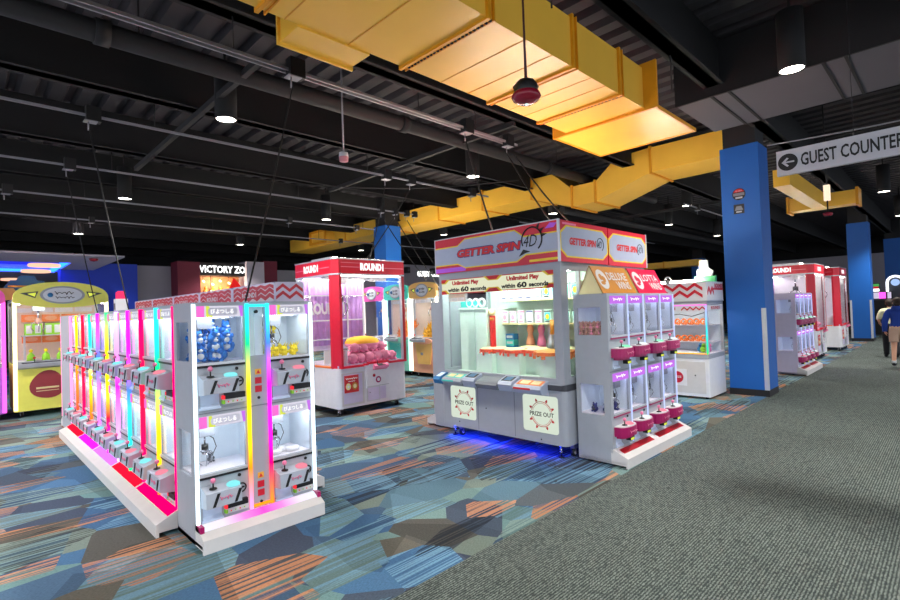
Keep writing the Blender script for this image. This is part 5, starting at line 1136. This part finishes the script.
# ------------------------------------------------------------------ recessed can downlights
def can(x, y, lb, z=3.9, power=POW):
    t = thing('downlight', lb, 'light', (x, y, z))
    q = MB(); q.lathe([(.115, .0), (.125, .0), (.125, .62), (0, .62)], (0, 0, 0), 20); q.build('can', 'beamk', t)
    MB().cyl((0, 0, .012), (0, 0, .016), .112, n=20).build('lens', 'can', t)
    MB().cyl((0, 0, .6), (0, 0, .88), .015, n=8).build('stem', 'beamk', t)
    l = bpy.data.lights.new('lamp', 'SPOT'); l.energy = power; l.spot_size = math.radians(125); l.spot_blend = .7; l.shadow_soft_size = .1; l.color = (1, .95, .88)
    o = bpy.data.objects.new('lamp', l); COL.objects.link(o); o.parent = t; o.location = (0, 0, -.02)
    return t
CN = [(2.37, 6.16, 'black can downlight above the lit claw row, second nearest'), (6.72, 6.11, 'black can downlight above the tall prize game'), (2.4, 11.4, 'black can downlight far back above the yellow machine'), (6.74, 11.2, 'black can downlight far back left of the second blue column'),
      (6.3, 1.15, 'black can downlight in the top right beside the dark girder'), (11.1, 11.43, 'black can downlight right of the second blue column, low in the ceiling'), (11.06, 7.31, 'black can downlight right above the first GETTER SPIN header corner'), (13.06, 4.7, 'black can downlight left of the near blue column, highest of three'),
      (15.74, 6.22, 'black can downlight left of the near blue column, middle of three'), (20.06, 6.2, 'black can downlight left of the near blue column, lowest and farthest'), (15.4, 1.15, 'black can downlight right of the long aisle columns'), (20.5, 1.2, 'black can downlight far along the aisle'), (2.4, 16.6, 'black can downlight above the low lit ceiling at the left'), (6.74, 16.6, 'black can downlight in front of the prize shop'), (11.1, 16, 'black can downlight far back by the grey wall'), (19.7, 11.3, 'black can downlight farthest back at the right')]
for x, y, lb in CN: can(x, y, lb)
for x, y, lb in ((-2, 1.15, 'black can downlight behind the camera, left side'), (2.0, .3, 'black can downlight over the camera'), (-2, 6.1, 'black can downlight outside the left edge'), (2, -4, 'black can downlight behind the camera, right side'), (6.5, -3.5, 'black can downlight right of the camera'), (11, -1.5, 'black can downlight right of the aisle, near'), (-2, 11.4, 'black can downlight outside the left edge, far'), (-1.0, 8.6, 'unseen can downlight added outside the left edge to brighten the yellow machine')):  # last entry is an unseen lamp added to brighten the yellow machine
    can(x, y, lb)
# ------------------------------------------------------------------ hanging devices
t = thing('hanging_beacon', 'dark red domed alarm hanging on a cord in front of the yellow duct', 'alarm', (2.76, 2.0, 2.86))
q = MB(); q.lathe([(0, .01), (.05, .015), (.09, .04), (.1, .06), (.09, .085), (.05, .095)], (0, 0, 0), 20); q.build('lens', 'beacon', t)
q = MB(); q.lathe([(.075, .085), (.088, .13), (.06, .165), (.03, .18), (0, .18)], (0, 0, 0), 8); q.build('housing', 'black', t); MB().ball((0, 0, .01), .012, 8).build('led', 'btn_w', t)
q = MB(); q.tube([(0, 0, .17), (.004, 0, .5), (0, 0, 1.34)], .008, 6); q.tube([(.014, 0, .17), (.01, .005, .5), (.012, 0, 1.34)], .006, 6); q.build('cord', pbr('cord_maroon', (74, 28, 34), .6), t)
t = thing('hanging_sensor', 'small grey sensor with a red band on a pale rod above the red crane machine', 'sensor', (3.2, 4.9, 3.25))
q = MB(); q.lathe([(0, 0), (.05, .0), (.055, .05)], (0, 0, 0), 16, 1); q.lathe([(.055, .05), (.05, .1), (0, .11)], (0, 0, 0), 16, 0); q.build('housing', ['signw', pbr('sensor_pink', (190, 120, 130), .5)], t); MB().cyl((0, 0, .1), (0, 0, 1.53), .01, n=6).build('rod', 'rail', t)
t = thing('hanging_alarm', 'small red alarm hanging in the aisle under the branch duct', 'alarm', (10, 1.438, 2.8))
q = MB(); q.lathe([(0, 0), (.06, .01), (.07, .05), (0, .07)], (0, 0, 0), 16); q.build('lens', 'beacon', t); MB().box(-.04, .04, -.04, .04, .25, .5).build('housing', emi('alarm_lamp', (255, 230, 200), 1.2), t); MB().cyl((0, 0, .06), (0, 0, 1.97), .01, n=6).build('rod', 'pipek', t)
t = thing('ceiling_camera', 'small red dome under the edge of the low lit ceiling', 'camera', (2.45, 14.9, 3.0)); MB().lathe([(0, 0), (.08, .02), (.1, .07), (0, .08)], (0, 0, 0), 14).build('dome', 'beacon', t)
# ------------------------------------------------------------------ guest counter sign
t = thing('hanging_sign', 'long grey hanging sign reading GUEST COUNTER with an arrow', 'sign', (5.8, 1.222, 2.709))
q = MB(); q.box(0, .05, -2.1, 0, 0, .241); o = q.build('panel', 'signw', t)
q = MB(); q.cyl((-.003, -.094, .12), (0, -.094, .12), .082, n=28); o2 = q.build('arrow_disc', 'ink', t)
q = MB(); q.box(-.006, -.003, -.147, -.053, .113, .127); q.prism([(-.043, .12), (-.088, .165), (-.102, .154), (-.068, .12), (-.102, .086), (-.088, .075)], 'x', -.006, -.003); q.build('arrow', 'signw', o2)
letters('GUEST COUNTER', (-.004, -.572, .122), .745, .125, 'ink', t, '-x', .02)
for y in (-.6, -1.5): MB().cyl((.025, y, .241), (.025, y, 1.5), .003, n=6).build('hanger_rod', 'pipek', t)
# ------------------------------------------------------------------ people
def person(label, loc, rz, H, outfit, lift):
    """one skinned body facing local -y; clothes are shells taken from its own surface"""
    s_ = H/1.7
    J = {}; V = []; R = []; Ed = []
    def v(n, p, r): J[n] = len(V); V.append(Vector(p)*s_); R.append(r*s_)
    def e(a, b): Ed.append((J[a], J[b]))
    v('pel', (0, 0, .92), (.13)); v('bel', (0, .0, 1.08), .12); v('che', (0, .005, 1.26), .135); v('nk0', (0, .01, 1.4), .07); v('nk', (0, .0, 1.47), .05); v('hd', (0, -.01, 1.56), .083); v('tp', (0, -.005, 1.64), .07)
    for a, b in (('pel', 'bel'), ('bel', 'che'), ('che', 'nk0'), ('nk0', 'nk'), ('nk', 'hd'), ('hd', 'tp')): e(a, b)
    for sd, sx in (('L', 1), ('R', -1)):
        f = lift*sx
        v('hip'+sd, (sx*.09, 0, .88), .095); v('kn'+sd, (sx*.1, -.06-f*.09, .49), .06); v('an'+sd, (sx*.1, f*-.22+.02*(1 if f < 0 else 0), .09+(.05 if f < 0 else 0)), .042); v('toe'+sd, (sx*.11, f*-.22-.15, .04+(.01 if f < 0 else 0)), .035)
        e('pel', 'hip'+sd); e('hip'+sd, 'kn'+sd); e('kn'+sd, 'an'+sd); e('an'+sd, 'toe'+sd)
        v('sh'+sd, (sx*.17, .01, 1.36), .06); bend = outfit.get('bend', 0) if sx > 0 else .25
        v('el'+sd, (sx*.25, .03-.1*bend, 1.1+.04*bend), .045); v('wr'+sd, (sx*(.26-.05*bend), -.03-.25*bend-f*.03, .88+.24*bend), .03); v('pa'+sd, (sx*(.255-.06*bend), -.05-.31*bend, .82+.26*bend), .026)
        e('che', 'sh'+sd); e('sh'+sd, 'el'+sd); e('el'+sd, 'wr'+sd); e('wr'+sd, 'pa'+sd)
        pa = V[J['pa'+sd]]/s_; dirv = (V[J['pa'+sd]]-V[J['wr'+sd]]).normalized()
        for k, off in enumerate((-.03, -.01, .01, .03)):
            L_ = (.06, .07, .068, .05)[k]
            a = 'f%d%s' % (k, sd); v(a, pa+dirv*.03+Vector((0, off*.9, 0)), .009); v(a+'b', pa+dirv*(.03+L_)+Vector((-sx*.02, off, 0)), .008); e('pa'+sd, a); e(a, a+'b')
        a = 'th'+sd; v(a, pa+dirv*.0+Vector((-sx*.02, -.03, 0)), .01); v(a+'b', pa+dirv*.03+Vector((-sx*.035, -.045, 0)), .009); e('pa'+sd, a); e(a, a+'b')
    me = bpy.data.meshes.new('skeleton'); me.from_pydata(V, Ed, [])
    o = bpy.data.objects.new('skeleton', me); COL.objects.link(o)
    m = o.modifiers.new('s', 'SKIN'); sv = me.skin_vertices[0].data
    for i, r in enumerate(R): sv[i].radius = (r, r*(.78 if i in (J['pel'], J['bel'], J['che']) else 1))
    sv[0].use_root = True
    o.modifiers.new('u', 'SUBSURF').levels = 2
    bpy.context.view_layer.update()
    bmesh_ = bpy.data.meshes.new_from_object(o.evaluated_get(bpy.context.evaluated_depsgraph_get()))
    bpy.data.objects.remove(o)
    verts = [x.co.copy() for x in bmesh_.vertices]; nor = [x.normal.copy() for x in bmesh_.vertices]; faces = [tuple(p.vertices) for p in bmesh_.polygons]
    t = thing('person', label, 'person', loc, rz)
    q = MB(); q.add(verts, faces, 0, True); b = q.build('body', 'skin', t)
    # face on the front of the head
    hz = 1.56*s_; hy = -.09*s_
    q = MB()
    for sx in (-1, 1): q.ball((sx*.03*s_, hy+.004, hz+.01*s_), .011*s_, 8, 0); q.ball((sx*.083*s_, 0, hz), (.012*s_, .02*s_, .03*s_), 8, 1)
    q.ball((0, hy-.006, hz-.02*s_), (.012*s_, .018*s_, .02*s_), 8, 1); q.ball((0, hy+.008, hz-.05*s_), (.026*s_, .008*s_, .007*s_), 8, 2); q.build('facial_features', ['ink', 'skin', 'pink'], t)
    q = MB(); q.ball((0, .012*s_, hz+.035*s_), (.096*s_, .104*s_, .098*s_), 14); q.ball((0, .05*s_, hz-.02*s_), (.08*s_, .05*s_, .07*s_), 12); q.build('hair', 'hair', t)
    def shell(name, mat, test, off):
        keep = [f for f in faces if test(sum((verts[i] for i in f), Vector())/len(f)/s_)]
        idx = {}; vs = []
        fs = []
        for f in keep:
            ff = []
            for i in f:
                if i not in idx: idx[i] = len(vs); vs.append(verts[i]+nor[i]*off*s_)
                ff.append(idx[i])
            fs.append(ff)
        q = MB(); q.add(vs, fs, 0, True); o = q.build(name, mat, t)
        mm = o.modifiers.new('cloth', 'SOLIDIFY'); mm.thickness = .008*s_; mm.offset = -1
    arm = lambda c: abs(c.x) > .2
    shell(*outfit['top'], lambda c: .86 < c.z < 1.43 and (not arm(c) or c.z > outfit['sleeve']) and not (abs(c.x) > .17 and c.z < outfit['sleeve']), .022)
    shell(*outfit['bottom'], lambda c: outfit['hem'] < c.z < .98 and abs(c.x) < .19 and not (c.y < -.2 and c.z > .8), .018)
    shell('shoe', 'shoe' , lambda c: c.z < .1, .012)
    if outfit.get('sock'): shell('sock', 'sock', lambda c: .09 < c.z < .17, .008)
    if outfit.get('hoodup'):
        q = MB(); q.lathe([(.13*s_, 0), (.12*s_, .06*s_), (.09*s_, .1*s_)], (0, .04*s_, 1.38*s_), 14); q.build('hood', outfit['top'][1], t)
    return t
person('person in a pale short sleeved shirt and black trousers walking away down the aisle', (15.95, 1.2, 0), PI/2+.15, 1.42, dict(top=('shirt', 'shirt'), sleeve=1.12, bottom=('trousers', 'pants'), hem=.1, bend=.6), .8)
person('person in a blue hooded top and beige shorts walking away, cut by the right edge', (14.05, .93, 0), PI/2, 1.46, dict(top=('hooded_top', 'hood'), sleeve=.86, bottom=('shorts', 'shorts'), hem=.6, sock=True, hoodup=True), -.8)
# ------------------------------------------------------------------ camera and light
f, yaw, pit, rol = 502.9, math.radians(45.4), math.radians(1.181), math.radians(-1.987)
fw = Vector((math.cos(pit)*math.cos(yaw), math.cos(pit)*math.sin(yaw), math.sin(pit))); r = Vector((math.sin(yaw), -math.cos(yaw), 0)); u = r.cross(fw)
r2 = r*math.cos(rol)+u*math.sin(rol); u2 = u*math.cos(rol)-r*math.sin(rol)
cd = bpy.data.cameras.new('camera'); cd.sensor_width = 36; cd.lens = f/900*36; cd.clip_end = 200
cam = bpy.data.objects.new('camera', cd); COL.objects.link(cam)
cam.matrix_world = Matrix(((r2.x, u2.x, -fw.x, 0), (r2.y, u2.y, -fw.y, 0), (r2.z, u2.z, -fw.z, 1.5), (0, 0, 0, 1)))
SC.camera = cam
wd = bpy.data.worlds.new('hall'); wd.use_nodes = True; SC.world = wd
bg = wd.node_tree.nodes['Background']; bg.inputs[0].default_value = (.82, .88, 1, 1); bg.inputs[1].default_value = 1.9
SC.view_settings.view_transform = 'Standard'; SC.view_settings.look = 'None'; SC.view_settings.gamma = 1; SC.view_settings.use_curve_mapping = False
SC.view_settings.exposure = 0.0
SC.cycles.use_denoising = True
SC.cycles.transparent_max_bounces = 24; SC.cycles.max_bounces = 8; SC.cycles.sample_clamp_indirect = 6
